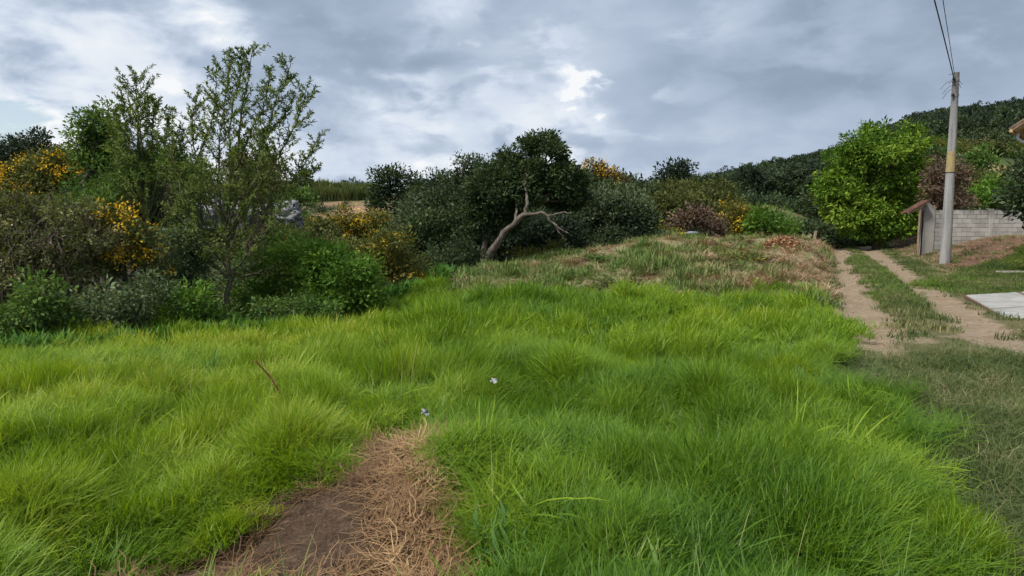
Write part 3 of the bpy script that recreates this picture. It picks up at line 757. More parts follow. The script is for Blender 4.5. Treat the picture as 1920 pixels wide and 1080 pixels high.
# ------------------------------------------------------------------ small things
def small_things():
    wood = M['wood']
    # two short posts at the end of the track
    a = P(1513, 466, 33.5); ga = g(a[0], a[1])
    r = thing('tree_stump', 'short grey-brown forked stump at the far end of the mown mound', 'stump', (a[0], a[1], ga))
    obj('trunk', MB().tube(spline([(a[0], a[1], ga-.2), (a[0]-.02, a[1], ga+.3), (a[0]+.03, a[1], ga+.62)], 7), [.17, .15, .14, .13, .14, .15, .16], 9).mesh('stump', smooth=True), r, M['pale_bark'])
    for sx in (-1, 1): obj('cut_branch', MB().tube([(a[0]+.03*sx, a[1], ga+.52), (a[0]+.2*sx, a[1]+.02, ga+.72)], [.09, .06], 7).mesh('cut_branch'), r, M['pale_bark'])
    a = P(1526, 466, 33); ga = g(a[0], a[1])
    o = obj('wooden_post', MB().tube([(a[0]-.06, a[1], ga-.2), (a[0], a[1], ga+.3), (a[0]+.07, a[1], ga+.78)], [.075, .07, .062], 8).mesh('wooden_post'), None, wood)
    tag(o, 'slim pale wooden post leaning right beside the grey stump', 'post')
    # dark bin / tank with a pale lid half hidden behind the mound
    Y = 36.5; c = P(1297, 452, Y); gz = g(c[0], c[1]); 
    r = thing('water_tank', 'dark round water tank with a pale lid behind the crest of the mound', 'water tank', (c[0], c[1], gz))
    dk = simple_mat('dark_plastic', [(.3, (.03, .03, .045)), (.7, (.06, .06, .085))], 3, 3, .5, .05); li = simple_mat('pale_lid', [(.3, (.17, .18, .21)), (.7, (.26, .27, .31))], 3, 3, .5, .05)
    zt = P(1297, 438, Y)[2]
    obj('body', MB().tube([(c[0], c[1], z) for z in (gz-.1, zt-.4, zt-.12, zt-.05, zt)], [.28, .28, .30, .31, .24], 20).mesh('body', smooth=True), r, dk)
    obj('lid', MB().tube([(c[0], c[1], z) for z in (zt+.001, zt+.06, zt+.12)], [.36, .36, .15], 20).mesh('lid'), r, li)
    # heap of orange-brown leaves on the mound
    c = P(1462, 490, 24.0); n = 4200; x = c[0]+RG.normal(size=n)*.52; y = c[1]+RG.normal(size=n)*.5
    h = .42*np.exp(-(((x-c[0])/.62)**2+((y-c[1])/.6)**2))*RG.random(n)**.4
    C = np.stack([x, y, H(x, y)+h], 1); V, Q, T = leaves(C, unit(n)*np.array((1, 1, .5)), unit(n)+np.array((0, 0, .7)), .07+.09*RG.random(n), .05, RG.random(n))
    ml = leaf_mat('leaf_rust', [(.1, (.11, .055, .03)), (.5, (.42, .22, .11)), (.9, (.62, .42, .26))], .15)
    tag(obj('leaf_pile', mesh_np('leaf_pile', V, Q, attrs={'tint': T}, mats=(ml,))), 'low heap of dry orange-brown leaves on the right end of the mound', 'leaf pile')
    # cane leaning in the grass
    def lf(px, py, zz): p = GP(px, py, zz); return p
    cane = simple_mat('dry_cane', [(.3, (.30, .16, .06)), (.7, (.50, .30, .13))], 20, 4, .7, .2, stretch=(1, 1, .3))
    p0 = lf(533, 748, .20); p1 = lf(505, 705, .42); p2 = lf(478, 676, .60)
    gz = g(p0[0], p0[1]); p00 = p0+(p0-p2)*.45
    r = thing('dry_cane', 'thin orange-brown cane leaning out of the long grass on the left', 'cane', (p00[0], p00[1], gz))
    obj('stem', MB().tube(spline([p00, p0, p1, p2], 14), np.linspace(.011, .006, 14), 6).mesh('stem', smooth=True), r, cane)
    for q in (.35, .6, .85):
        c_ = p00*(1-q)+p2*q; obj('side_twig', MB().tube([c_, c_+np.array((random.uniform(-.1, .1), .0, .16))], [.004, .002], 4).mesh('side_twig'), r, cane)
    # pale scraps in the grass
    pale = simple_mat('pale_scrap', [(.3, (.26, .28, .27)), (.7, (.36, .38, .37))], 9, 3, .6, .2)
    for px, py, zz, s, lab in ((926, 716, .42, .028, 'small pale scrap of plastic caught in the middle of the long grass'), (797, 776, .36, .03, 'small pale grey scrap at the tip of the brown bare patch')):
        c = GP(px, py, zz); rg = np.random.default_rng(int(px)); nn = 6; V = []; Fs = []
        for i in range(nn):
            for j in range(nn):
                V.append((c[0]+(i/(nn-1)-.5)*s*1.5+rg.normal()*.006, c[1]+(j/(nn-1)-.5)*s+rg.normal()*.006, c[2]+.6*s*math.sin(i*1.3)*math.cos(j*1.1)+(j/(nn-1))*s*.7))
        for i in range(nn-1):
            for j in range(nn-1): Fs.append((i*nn+j, (i+1)*nn+j, (i+1)*nn+j+1, i*nn+j+1))
        o = obj('plastic_scrap', MB().add(V, Fs).mesh('scrap', smooth=True), None, pale); o.modifiers.new('thick', 'SOLIDIFY').thickness = .002
        tag(o, lab, 'scrap', 'pale scraps in the long grass')
    # flat stone on the bank
    c = P(1895, 524, 19.5); gz = g(c[0], c[1])
    o = obj('flat_stone', MB().box((c[0], c[1], gz+.06), (.75, .3, .09), rz=.1).mesh('stone', bevel=.03), None, simple_mat('stone', [(.3, (.15, .14, .12)), (.7, (.3, .28, .24))], 7, 5, .9, .4))
    tag(o, 'flat grey-brown stone lying on the green bank behind the driveway', 'stone')
small_things()

# ------------------------------------------------------------------ grey rocky bank on the left slope
def rocks():
    m = simple_mat('rock', [(.25, (.10, .095, .11)), (.5, (.22, .215, .24)), (.75, (.36, .35, .38))], 1.2, 7, .9, 1.0, 5, coord='Object', bdist=.12)
    def rock(name, label, px, py, rx, ry, Y):
        c = P(px, py, Y); s = Y/F; n = 46; th = np.linspace(0, math.pi, n); ph = np.linspace(0, 2*math.pi, 2*n, endpoint=False)
        T_, Ph = np.meshgrid(th, ph, indexing='ij'); u = np.stack([np.sin(T_)*np.cos(Ph), np.sin(T_)*np.sin(Ph), np.cos(T_)], -1).reshape(-1, 3)
        r = 1+.35*(fbm(u[:, 0]*2.2+u[:, 1]*1.7+px, u[:, 2]*3+u[:, 1], 70, 5)-.5)*2
        r = r*(1+.25*(vn(u[:, 0]*7+px, u[:, 2]*9, 77)-.5)); r = np.round(r*8)/8*.6+r*.4
        V = u*r[:, None]*np.array((rx*s, rx*s*.7, ry*s))
        i = np.arange(n-1)[:, None]*(2*n); j = np.arange(2*n)[None, :]; k = (j+1) % (2*n)
        Q = np.stack([i+j, i+k, i+2*n+k, i+2*n+j], -1).reshape(-1, 4)
        o = obj(name, mesh_np(name, V, Q, mats=(m,))); o.location = c
        tag(o, label, 'rock')
    rock('rock_outcrop', 'pale grey rocky bank showing just right of the slender tree', 528, 408, 40, 30, 27)
    rock('rock_outcrop', 'pale lilac-grey rocky bank half hidden behind the slender tree', 375, 410, 95, 42, 26)
    rock('rock_outcrop', 'small grey rock face between yellow shrub and slender tree', 282, 432, 30, 20, 24)
rocks()

# ------------------------------------------------------------------ slender trees with open crowns
def slender_tree(name, label, Y, base, leaders, mass, mat, leaf=.085, shoots=26, mdens=.5, mmat='brownolive', group=None, seed=1, rad=.055):
    """base (px,py); leaders = list of pixel paths from low to tip; mass = lobes of the finer inner foliage"""
    rg = np.random.default_rng(seed)
    bp = P(*base, Y); bp[2] = g(bp[0], bp[1]); r = thing(name, label, 'tree', tuple(bp), group)
    tb = []; LC = []; LD = []; LNn = []; LL = []; LT = []
    for li, path in enumerate(leaders):
        pts = np.array([P(px, py, Y+dy) for px, py, dy in path])
        if path[0][1] > base[1]-20: pts[0] = bp-np.array((0, 0, .15))
        sp = spline(pts, 26); sp[1:-1] += rg.normal(size=(24, 3))*.012
        ln = np.linalg.norm(np.diff(sp, axis=0), axis=1).sum()
        r0 = rad if li == 0 else rad*.38; tb.append((sp, np.linspace(r0, .006, 26), 7))
        ns = int(shoots*ln/2.4)
        for k in range(ns):
            u = .22+.78*(k+rg.random())/ns; i = min(24, int(u*25)); p0 = sp[i]+(sp[i+1]-sp[i])*(u*25-i)
            tn = sp[i+1]-sp[i]; tn /= np.linalg.norm(tn)
            sl = (.16+.46*(1-u)**.7)*(.55+.8*rg.random())*ln/3.2; az = rg.random()*2*math.pi
            d = np.array((math.cos(az), math.sin(az), 0)); d = d*.85+tn*(.35+.5*rg.random())+np.array((0, 0, .12))
            d /= np.linalg.norm(d); e = p0+d*sl+np.array((0, 0, sl*.12))
            w_ = wig(p0, e, 6, .04, rg); tb.append((w_, np.linspace(.008, .002, 6), 3))
            nl = int(9+sl*80)
            q = rg.random(nl)**.8; base_ = p0[None]*(1-q[:, None])+e[None]*q[:, None]
            dd = d[None]*.55+unit(nl, rg)*.75+np.array((0, 0, .15))
            LC.append(base_+unit(nl, rg)*.012); LD.append(dd); LNn.append(unit(nl, rg)+np.array((0, 0, .8)))
            LL.append(leaf*(.6+.7*rg.random(nl))); ct = rg.random(); LT.append(np.clip(.2+ct*.4+rg.random(nl)*.5-.15*(u > .8), 0, 1))
        # leaves on the leader itself
        nl = int(ln*60); i = (rg.random(nl)**.7*24).astype(int)
        LC.append(sp[i]+unit(nl, rg)*.02); LD.append(unit(nl, rg)+np.array((0, 0, .5))); LNn.append(unit(nl, rg)+np.array((0, 0, .6))); LL.append(leaf*(.6+.6*rg.random(nl))); LT.append(rg.random(nl))
    C = np.vstack(LC); V, Q, T = leaves(C, np.vstack(LD), np.vstack(LNn), np.concatenate(LL), np.concatenate(LL)*.30, np.concatenate(LT))
    obj('crown', mesh_np('crown', V, Q, attrs={'tint': T}, mats=(L[mat],)), r)
    if mass:
        lb = lobes_px(mass, Y); area = sum(l[3]*l[5]*math.pi for l in lb); lf = leaf*.75
        nc = int(mdens*area*5/(lf*lf*.4*.5)/20)
        me, c, u = crown_mesh('inner_foliage', lb, nc, 20, .10, lf, L[mmat], 0, .4, .25)
        obj('inner_foliage', me, r)
        cen = np.array([l[:3] for l in lb])
        for i in RG.choice(len(c), min(90, len(c)), replace=False):
            s0 = bp+np.array((0, 0, .5+.8*RG.random())); tb.append((wig(s0*.4+cen[np.argmin(((cen-c[i])**2).sum(1))]*.6, c[i], 5, .05), np.linspace(.012, .003, 5), 3))
    obj('trunk', join_tubes(tb, 'trunk', M['green_bark']), r)
    return r

slender_tree('slender_tree', 'tall slender tree with open feathery crown and thin dark trunk at the grass edge', 12.8, (424, 578), [
    [(424, 578, 0), (428, 500, 0), (425, 420, .05), (440, 320, .1), (455, 210, .1), (474, 90, .1)],
    [(428, 480, 0), (415, 400, -.2), (410, 300, -.3), (420, 200, -.3), (437, 105, -.3)],
    [(426, 430, 0), (465, 330, .3), (500, 250, .4), (522, 175, .4), (545, 122, .4)],
    [(428, 450, 0), (480, 360, -.2), (525, 290, -.3), (555, 230, -.3), (577, 160, -.3)],
    [(428, 470, 0), (490, 400, .2), (540, 350, .2), (575, 300, .3), (600, 255, .3)],
    [(540, 350, .2), (575, 335, .2), (600, 308, .2)],
    [(426, 470, 0), (385, 380, .2), (368, 300, .2), (360, 230, .2), (370, 172, .2)],
    [(368, 300, .2), (385, 260, .1), (400, 215, 0), (408, 115, -.1)],
    [(440, 320, .1), (470, 250, .0), (500, 180, .0), (505, 130, 0)],
    [(440, 320, .1), (430, 260, .3), (448, 150, .3), (462, 95, .3)],
    [(500, 250, .4), (535, 215, .6), (552, 175, .6)],
    [(424, 500, 0), (375, 440, -.1), (345, 380, -.1), (330, 320, 0), (322, 262, 0)],
    [(426, 520, 0), (385, 480, -.3), (350, 455, -.4), (322, 400, -.4)],
    [(428, 520, 0), (470, 470, -.3), (505, 430, -.4), (530, 370, -.4)],
    [(428, 440, 0), (458, 380, -.4), (490, 300, -.5), (488, 230, -.5)],
], [(425, 330, 75, 40), (480, 320, 60, 45), (400, 400, 85, 50), (350, 340, 50, 50), (430, 450, 100, 45), (335, 420, 50, 55), (500, 390, 50, 50), (350, 480, 60, 40), (470, 500, 50, 30)], 'willow', .072, 27, .13, mmat='willow2', seed=3)
slender_tree('slender_tree', 'slender feathery tree with one tall pointed leader behind the yellow shrubs', 15.0, (285, 560), [
    [(285, 560, 0), (280, 450, 0), (268, 350, .1), (258, 240, .1), (255, 140, .1)],
    [(280, 400, 0), (250, 300, -.2), (236, 240, -.2), (229, 165, -.2)],
    [(280, 400, 0), (285, 300, .3), (285, 240, .3), (293, 190, .3)],
    [(280, 400, 0), (305, 300, -.2), (312, 250, -.2), (320, 205, -.2)],
    [(280, 420, 0), (325, 330, .2), (338, 280, .2), (342, 236, .2)],
    [(268, 350, 0), (228, 290, .4), (215, 240, .4), (219, 200, .4)],
    [(268, 300, 0), (262, 240, -.3), (270, 200, -.3), (276, 178, -.3)],
], [(240, 290, 30, 45), (325, 300, 28, 45), (270, 330, 60, 40)], 'willow', .075, 30, .45, mmat='mid', seed=8)

# ------------------------------------------------------------------ the leaning tree with the bare bough
def leaning_tree():
    Y = 26.0; bp = P(905, 512, Y); bp[2] = g(bp[0], bp[1])
    r = thing('leaning_tree', 'dark evergreen tree with two pale leaning trunks and a bare drooping bough to the right', 'tree', tuple(bp))
    lob = [(1022, 305, 48, 50, .3), (1050, 335, 40, 36, .2), (1060, 368, 24, 24, .8), (985, 345, 45, 45, 0), (938, 322, 36, 38, .3), (920, 365, 40, 45, -.2), (960, 300, 18, 22, .4), (1000, 368, 40, 14, .9),
           (915, 405, 40, 36, .1), (945, 410, 30, 28, .8), (890, 385, 22, 30, .2), (1070, 345, 22, 28, 0), (1010, 270, 30, 18, .3), (1085, 370, 16, 20, .8), (960, 370, 24, 20, .8)]
    lb = lobes_px(lob, Y)
    me, c, u = crown_mesh('crown', lb, 2100, 26, .17, .125, L['oak'], 0, .5, .5)
    obj('crown', me, r)
    def pth(l): return np.array([P(px, py, Y+dy) for px, py, dy in l])
    s = Y/F
    def limb(name, l, w0, w1, n=16, parent=r, mat='grey_bark'):
        pts = spline(pth(l), n); pts[2:-1] += RG.normal(size=(n-3, 3))*.026
        V, Q = tube_np(pts, np.linspace(w0, w1, n)*s/2*(1+.10*RG.normal(size=n)), 9)
        return obj(name, mesh_np(name, V, Q, smooth=True, mats=(M[mat],)), parent), pts
    base = list(pth([(905, 512, 0)])[0])
    t1, p1 = limb('trunk', [(903, 528, 0), (908, 505, 0), (922, 470, -.3), (945, 437, -.7), (968, 414, -1.0), (987, 401, -1.2)], 15, 8)
    limb('trunk', [(902, 528, .1), (904, 500, .1), (907, 460, .2), (914, 430, .3), (912, 395, .3), (925, 350, .3)], 13, 6)
    limb('limb', [(985, 402, -1.2), (988, 380, -1.1), (985, 350, -.7), (992, 300, 0)], 7, 3)
    limb('limb', [(966, 415, -1.0), (968, 390, -.5), (960, 350, .2), (945, 320, .3)], 5, 2)
    b, _ = limb('bare_bough', [(983, 403, -1.2), (1003, 400, -1.3), (1022, 402, -1.4), (1033, 413, -1.4), (1042, 424, -1.5), (1052, 430, -1.5), (1066, 437, -1.5)], 6.5, 2.2)
    limb('branch', [(1026, 405, -1.4), (1042, 401, -1.5), (1058, 397, -1.6), (1068, 400, -1.6)], 4, 1.4, 9, b)
    limb('branch', [(1042, 424, -1.5), (1050, 440, -1.5), (1058, 448, -1.5)], 2.4, 1.1, 7, b)
    tb = []
    cen = np.array([l[:3] for l in lb]); hub = pth([(988, 380, -.1), (930, 380, .2)])
    for q in cen: tb.append((wig(hub[np.argmin(((hub-q)**2).sum(1))], q, 7, .05), np.linspace(.07, .03, 7), 5))
    for i in RG.choice(len(c), 80, replace=False):
        j = np.argmin(((cen-c[i])**2).sum(1)); tb.append((wig(cen[j], c[i], 5, .06), np.linspace(.028, .008, 5), 4))
    obj('branches', join_tubes(tb, 'branches', M['bark']), r)
leaning_tree()

# ------------------------------------------------------------------ other trees and shrubs
Y_ = 'yellow'
PL = [
 # name, label, category, Y, lobes, leaf material, options
 ('round_tree', 'dark round tree rising above the yellow shrub at the far left edge', 'tree', 46, [(58, 275, 38, 26), (85, 290, 22, 18), (40, 290, 30, 28), (62, 320, 50, 30)], 'midnight', {}),
 ('round_tree', 'black-green tree cut by the left edge of the picture, lower than its neighbour', 'tree', 43, [(5, 305, 28, 30), (-25, 300, 35, 32), (10, 340, 30, 26)], 'midnight', {}),
 ('bushy_tree', 'leafy mid-green tree with an uneven top left of the pointed slender tree', 'tree', 17, [(175, 235, 30, 25), (160, 260, 26, 28), (190, 280, 36, 42), (207, 235, 12, 34), (175, 320, 50, 40), (215, 300, 22, 40)], 'mid', dict(leaf=.09, dens=.85)),
 ('bushy_tree', 'light green bushy tree filling the gap between the two slender trees', 'tree', 16.5, [(265, 345, 50, 42), (320, 350, 50, 45), (300, 310, 26, 26), (240, 380, 40, 40), (370, 340, 30, 36)], 'mid', dict(leaf=.09)),
 ('bushy_tree', 'dark olive tree standing directly behind the tall slender tree', 'tree', 18.5, [(460, 312, 50, 26), (500, 300, 30, 20), (440, 338, 56, 32), (515, 335, 22, 30), (470, 360, 44, 28)], 'brownolive', dict(leaf=.075, dens=.6)),
 ('bushy_tree', 'dark green tree low on the skyline behind the light green bushy tree', 'tree', 26, [(240, 308, 28, 26), (215, 330, 30, 26), (262, 300, 18, 16)], 'dark', {}),
 ('flowering_shrub', 'large yellow-flowered shrub on the skyline below the dark round tree', 'shrub', 20, [(100, 315, 48, 34), (55, 345, 42, 34), (145, 335, 44, 40), (110, 360, 70, 34), (25, 350, 25, 24), (165, 380, 40, 30)], 'olive', dict(blossoms=(Y_, 1.0, 'top', .11), stems=4, leaf=.09)),
 ('thicket', 'big brown thicket of bare twigs and faded leaves at the left edge of the field', 'shrub', 11.4, [(100, 440, 95, 66), (45, 430, 65, 66), (165, 455, 44, 58), (30, 520, 75, 70), (110, 520, 90, 60), (10, 420, 50, 60)], 'olive', dict(leaf=.055, dens=.42, stems=6, bark='dry_twig', twigs=150, arcs=900, blossoms=('cream', .22, 'all', .08), shell=.75)),
 ('flowering_shrub', 'bright yellow-flowered shrub leaning out of the brown thicket', 'shrub', 11.6, [(245, 432, 26, 28), (218, 405, 28, 12), (235, 478, 30, 20), (210, 505, 26, 15), (262, 462, 16, 30), (285, 498, 16, 9)], 'olive', dict(blossoms=(Y_, 1.0, 'all', .085), stems=4, leaf=.07, dens=.8)),
 ('leafy_bush', 'dark green leafy bush in front of the brown thicket at the left edge', 'bush', 10.2, [(78, 560, 36, 34), (40, 592, 50, 30), (100, 595, 50, 28), (2, 600, 38, 28), (130, 610, 34, 18)], 'mid', dict(leaf=.075, stems=7, dens=.6, aspect=.6)),
 ('leafy_bush', 'low dark bush below the yellow flowers beside the thicket', 'bush', 10.9, [(200, 560, 60, 32), (170, 590, 46, 24), (240, 580, 46, 26), (270, 545, 44, 28)], 'greygreen', dict(leaf=.065, stems=7, dens=.5)),
 ('fine_bush', 'grey-green fine-leaved bush left of the tall slender tree trunk', 'bush', 12.6, [(320, 475, 50, 44), (300, 520, 46, 36), (355, 500, 36, 50), (340, 440, 34, 26)], 'greygreen', dict(leaf=.055, dens=.55, stems=6, twigs=60)),
 ('weed_clump', 'soft light green weeds round the foot of the tall slender tree', 'weeds', 11.4, [(330, 575, 56, 28), (385, 590, 46, 20), (290, 595, 44, 20), (360, 560, 36, 26)], 'fresh', dict(leaf=.06, dens=.6, stems=6)),
 ('shrub', 'yellow-green shrub immediately right of the tall slender tree trunk', 'shrub', 13.6, [(500, 520, 44, 46), (535, 490, 44, 34), (480, 555, 40, 24), (545, 530, 40, 40), (560, 470, 30, 22)], 'fresh', dict(leaf=.07, dens=.7, stems=5, blossoms=('lemon', .14, 'all', .05))),
 ('round_bush', 'rounded bright green bush at the field edge, the fullest of the low bushes', 'bush', 12.9, [(655, 515, 52, 44), (620, 495, 40, 34), (690, 545, 26, 30), (650, 555, 50, 32), (610, 540, 34, 34), (600, 480, 28, 22)], 'fresh', dict(leaf=.07, dens=1.1, stems=6)),
 ('weed_clump', 'low weeds between the yellow-green shrub and the rounded bright bush', 'weeds', 12.0, [(590, 572, 40, 18), (550, 575, 36, 16), (505, 580, 30, 14)], 'mid', dict(leaf=.055, dens=.6, stems=6)),
 ('tangled_shrub', 'thin shrub with yellowing leaves right of the rounded bright bush', 'shrub', 17, [(735, 462, 40, 40), (715, 500, 44, 34), (762, 495, 34, 38), (740, 525, 50, 24), (700, 470, 30, 30)], 'mixed', dict(leaf=.085, dens=.6, stems=6, twigs=60, blossoms=(Y_, .30, 'all', .07))),
 ('flowering_shrub', 'yellow and green shrub half way up the brown slope', 'shrub', 38, [(640, 412, 28, 18), (662, 430, 24, 15), (618, 425, 20, 18)], 'mixed', dict(blossoms=(Y_, .7, 'all', .16), stems=3)),
 ('slope_bush', 'olive bush on the slope just right of the grey rocky bank', 'bush', 29, [(595, 440, 30, 32), (575, 465, 34, 30), (612, 465, 26, 26)], 'olive', dict(stems=3)),
 ('slope_bush', 'green bush on the slope above the grey rocky bank', 'bush', 40, [(535, 380, 26, 14), (560, 370, 20, 12), (510, 390, 24, 16)], 'mid', dict(stems=3)),
 ('slope_bush', 'small green bush right of the yellow shrub on the brown slope', 'bush', 42, [(700, 420, 30, 20), (725, 435, 32, 24), (680, 445, 30, 22), (660, 465, 34, 20)], 'mixed', dict(stems=3)),
 ('slope_bush', 'low green bush in the gully behind the rounded bright bush', 'bush', 22, [(570, 495, 40, 26), (620, 470, 40, 24), (540, 450, 30, 26), (660, 475, 34, 26)], 'olive', dict(stems=4)),
 ('distant_tree', 'small dark tree on the skyline right of the slender tree crown', 'tree', 74, [(565, 322, 8, 14), (563, 338, 12, 10)], 'midnight', {}),
 ('distant_tree', 'tiny round tree on the skyline above the end of the crop field', 'tree', 92, [(661, 350, 12, 7), (655, 358, 22, 8)], 'dark', {}),
 ('broadleaf_tree', 'dark tree standing at the right end of the crop field', 'tree', 52, [(725, 342, 26, 22), (745, 330, 14, 12), (765, 352, 28, 22), (795, 358, 24, 20), (735, 375, 34, 26), (780, 385, 36, 28)], 'oak', {}),
 ('broadleaf_tree', 'wide grey-green tree in the gully left of the leaning tree', 'tree', 34, [(790, 405, 44, 40), (835, 400, 40, 50), (770, 440, 40, 36), (815, 450, 54, 46), (850, 460, 40, 46), (770, 480, 44, 34)], 'sage', {}),
 ('broadleaf_tree', 'ragged dark tree with sky showing through its top, left behind the leaning tree', 'tree', 31, [(872, 305, 16, 15), (893, 318, 14, 20), (872, 345, 26, 24), (850, 335, 14, 12), (905, 340, 16, 20), (835, 372, 28, 22), (870, 388, 40, 28)], 'dark', dict(dens=.62, bark='pale_bark')),
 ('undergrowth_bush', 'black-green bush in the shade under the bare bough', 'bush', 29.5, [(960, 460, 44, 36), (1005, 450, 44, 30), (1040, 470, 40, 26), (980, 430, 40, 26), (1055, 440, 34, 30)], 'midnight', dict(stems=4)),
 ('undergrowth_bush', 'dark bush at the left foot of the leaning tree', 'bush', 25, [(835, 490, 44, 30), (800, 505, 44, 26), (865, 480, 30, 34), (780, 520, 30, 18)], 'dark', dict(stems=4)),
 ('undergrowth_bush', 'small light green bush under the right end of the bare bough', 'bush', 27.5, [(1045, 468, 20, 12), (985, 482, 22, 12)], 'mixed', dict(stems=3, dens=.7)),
 ('domed_tree', 'broad domed dark tree right of the leaning tree, reaching down to the mound', 'tree', 31, [(1135, 385, 50, 36), (1180, 395, 44, 42), (1105, 415, 44, 46), (1160, 430, 60, 44), (1205, 430, 30, 40), (1130, 462, 50, 32), (1190, 462, 38, 28), (1090, 450, 34, 40)], 'sage', dict(dens=1.2)),
 ('flowering_tree', 'tree with yellow-brown blossom on top behind the domed tree', 'tree', 40, [(1112, 325, 24, 14), (1130, 338, 32, 18), (1098, 345, 18, 20), (1150, 350, 26, 16)], 'brownolive', dict(blossoms=(Y_, .75, 'top', .16))),
 ('broadleaf_tree', 'small dark tree on the skyline between the yellow-topped tree and the tall ragged one', 'tree', 52, [(1160, 338, 16, 12), (1182, 352, 22, 16), (1212, 352, 16, 12), (1200, 368, 36, 18)], 'dark', {}),
 ('tall_tree', 'tall flat-topped dark tree on the skyline left of the long ridge', 'tree', 72, [(1284, 314, 13, 13), (1268, 318, 16, 12), (1245, 328, 13, 10), (1262, 338, 26, 12), (1282, 338, 14, 16), (1240, 348, 20, 10), (1265, 358, 38, 14)], 'midnight', dict(dens=.85, bark='pale_bark')),
 ('green_tree', 'olive-green tree with a soft rounded crown behind the domed tree', 'tree', 46, [(1232, 388, 32, 24), (1262, 382, 26, 20), (1240, 412, 40, 24), (1290, 380, 24, 18)], 'olive', {}),
 ('green_tree', 'broad yellowish-olive tree above the brown bush', 'tree', 47, [(1335, 380, 38, 20), (1310, 392, 38, 20), (1362, 388, 28, 18), (1385, 398, 24, 14)], 'olive', dict(dens=1.0)),
 ('brown_bush', 'brown-purple bush with bare twigs behind the dark water tank', 'bush', 40, [(1318, 412, 44, 24), (1290, 425, 34, 22), (1350, 425, 42, 26), (1320, 442, 60, 20)], 'drybrown', dict(stems=6, twigs=80, arcs=300, dens=.7, bark='dry_twig')),
 ('flowering_shrub', 'yellow-flowered shrub between the brown bush and the bright green bush', 'shrub', 38.5, [(1388, 402, 18, 14), (1408, 402, 14, 12), (1376, 390, 14, 8), (1388, 430, 16, 20), (1400, 420, 14, 16)], 'mixed', dict(blossoms=(Y_, 1.0, 'all', .17), stems=3)),
 ('green_bush', 'bright green bush right of the yellow shrub beyond the mound', 'bush', 37.5, [(1428, 428, 32, 22), (1462, 420, 26, 22), (1442, 445, 40, 18), (1425, 398, 12, 8)], 'fresh', dict(stems=4, dens=1.1)),
 ('flowering_shrub', 'small lemon-yellow shrub at the right foot of the domed tree', 'shrub', 33.5, [(1245, 435, 16, 12), (1258, 446, 14, 14), (1240, 450, 14, 12)], 'mixed', dict(blossoms=('lemon', 1.0, 'all', .14), stems=3)),
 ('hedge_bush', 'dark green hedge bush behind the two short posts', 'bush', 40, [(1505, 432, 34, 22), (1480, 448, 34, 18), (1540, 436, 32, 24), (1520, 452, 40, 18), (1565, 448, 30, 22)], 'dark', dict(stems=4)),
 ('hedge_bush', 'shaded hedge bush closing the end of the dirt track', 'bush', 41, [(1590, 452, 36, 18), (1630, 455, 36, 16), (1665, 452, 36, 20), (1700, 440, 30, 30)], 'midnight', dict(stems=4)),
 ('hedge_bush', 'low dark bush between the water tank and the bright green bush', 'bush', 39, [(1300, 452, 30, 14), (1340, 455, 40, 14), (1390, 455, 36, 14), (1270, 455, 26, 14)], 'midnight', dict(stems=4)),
 ('hillside_tree', 'grey-green tree at the foot of the ridge behind the bright green bush', 'tree', 60, [(1500, 400, 28, 16), (1475, 392, 24, 14), (1530, 410, 24, 18), (1450, 385, 26, 14)], 'dark', {}),
 ('hillside_tree', 'olive tree at the foot of the ridge left of the thin pale trunk', 'tree', 64, [(1345, 362, 26, 10), (1375, 368, 22, 10), (1320, 365, 22, 12)], 'dark', {}),
 ('mango_tree', 'large rounded bright green leafy tree at the end of the dirt track', 'tree', 37, [(1650, 275, 62, 42), (1600, 300, 44, 34), (1700, 280, 40, 40), (1575, 345, 40, 34), (1640, 330, 60, 46), (1705, 335, 40, 44), (1590, 390, 50, 40), (1655, 390, 60, 46), (1560, 375, 22, 26), (1640, 430, 60, 24), (1700, 400, 34, 40), (1625, 240, 14, 10), (1710, 240, 16, 10)], 'bright', dict(leaf=.19, dens=.82, aspect=.42, clump=.26, droop=.25, trunk_r=.2, jit=.5)),
 ('bare_tree', 'brown half-bare shrubby tree behind the left end of the block wall', 'tree', 33.5, [(1770, 350, 32, 36), (1790, 320, 18, 22), (1755, 320, 16, 24), (1790, 372, 30, 22), (1750, 372, 24, 26)], 'drybrown', dict(dens=.62, twigs=90, arcs=300, bark='dry_twig', leaf=.11)),
 ('slope_bush', 'rounded green bush on the grassy slope right of the pole, upper of two', 'bush', 56, [(1838, 298, 22, 14), (1822, 306, 18, 10), (1858, 305, 14, 9)], 'mid', dict(stems=3)),
 ('slope_bush', 'wide light green bush just above the block wall', 'bush', 42, [(1850, 365, 40, 18), (1890, 372, 30, 16), (1822, 378, 20, 12), (1870, 350, 24, 12)], 'fresh', dict(stems=4)),
 ('slope_bush', 'dark bush row high on the slope beside the house eave', 'bush', 75, [(1860, 262, 26, 10), (1830, 268, 22, 9), (1885, 268, 18, 10), (1800, 275, 20, 9)], 'dark', dict(stems=3)),
 ('slope_bush', 'olive bush on the slope beside the yellow band of the pole', 'bush', 48, [(1812, 330, 18, 14), (1805, 348, 22, 14), (1835, 338, 16, 10)], 'olive', dict(stems=3)),
 ('gully_tree', 'dark bushy tree filling the gap between the shrub with yellowing leaves and the leaning tree', 'tree', 29, [(810, 440, 50, 40), (860, 430, 44, 44), (770, 460, 34, 30), (880, 460, 34, 36), (830, 490, 60, 26)], 'oak', {}),
 ('undergrowth_bush', 'dark bush filling the shade behind the leaning trunks', 'bush', 32, [(950, 440, 50, 40), (1010, 425, 50, 30), (910, 450, 40, 34), (980, 470, 60, 24), (1060, 420, 36, 36), (1075, 455, 40, 30)], 'dark', dict(stems=4)),
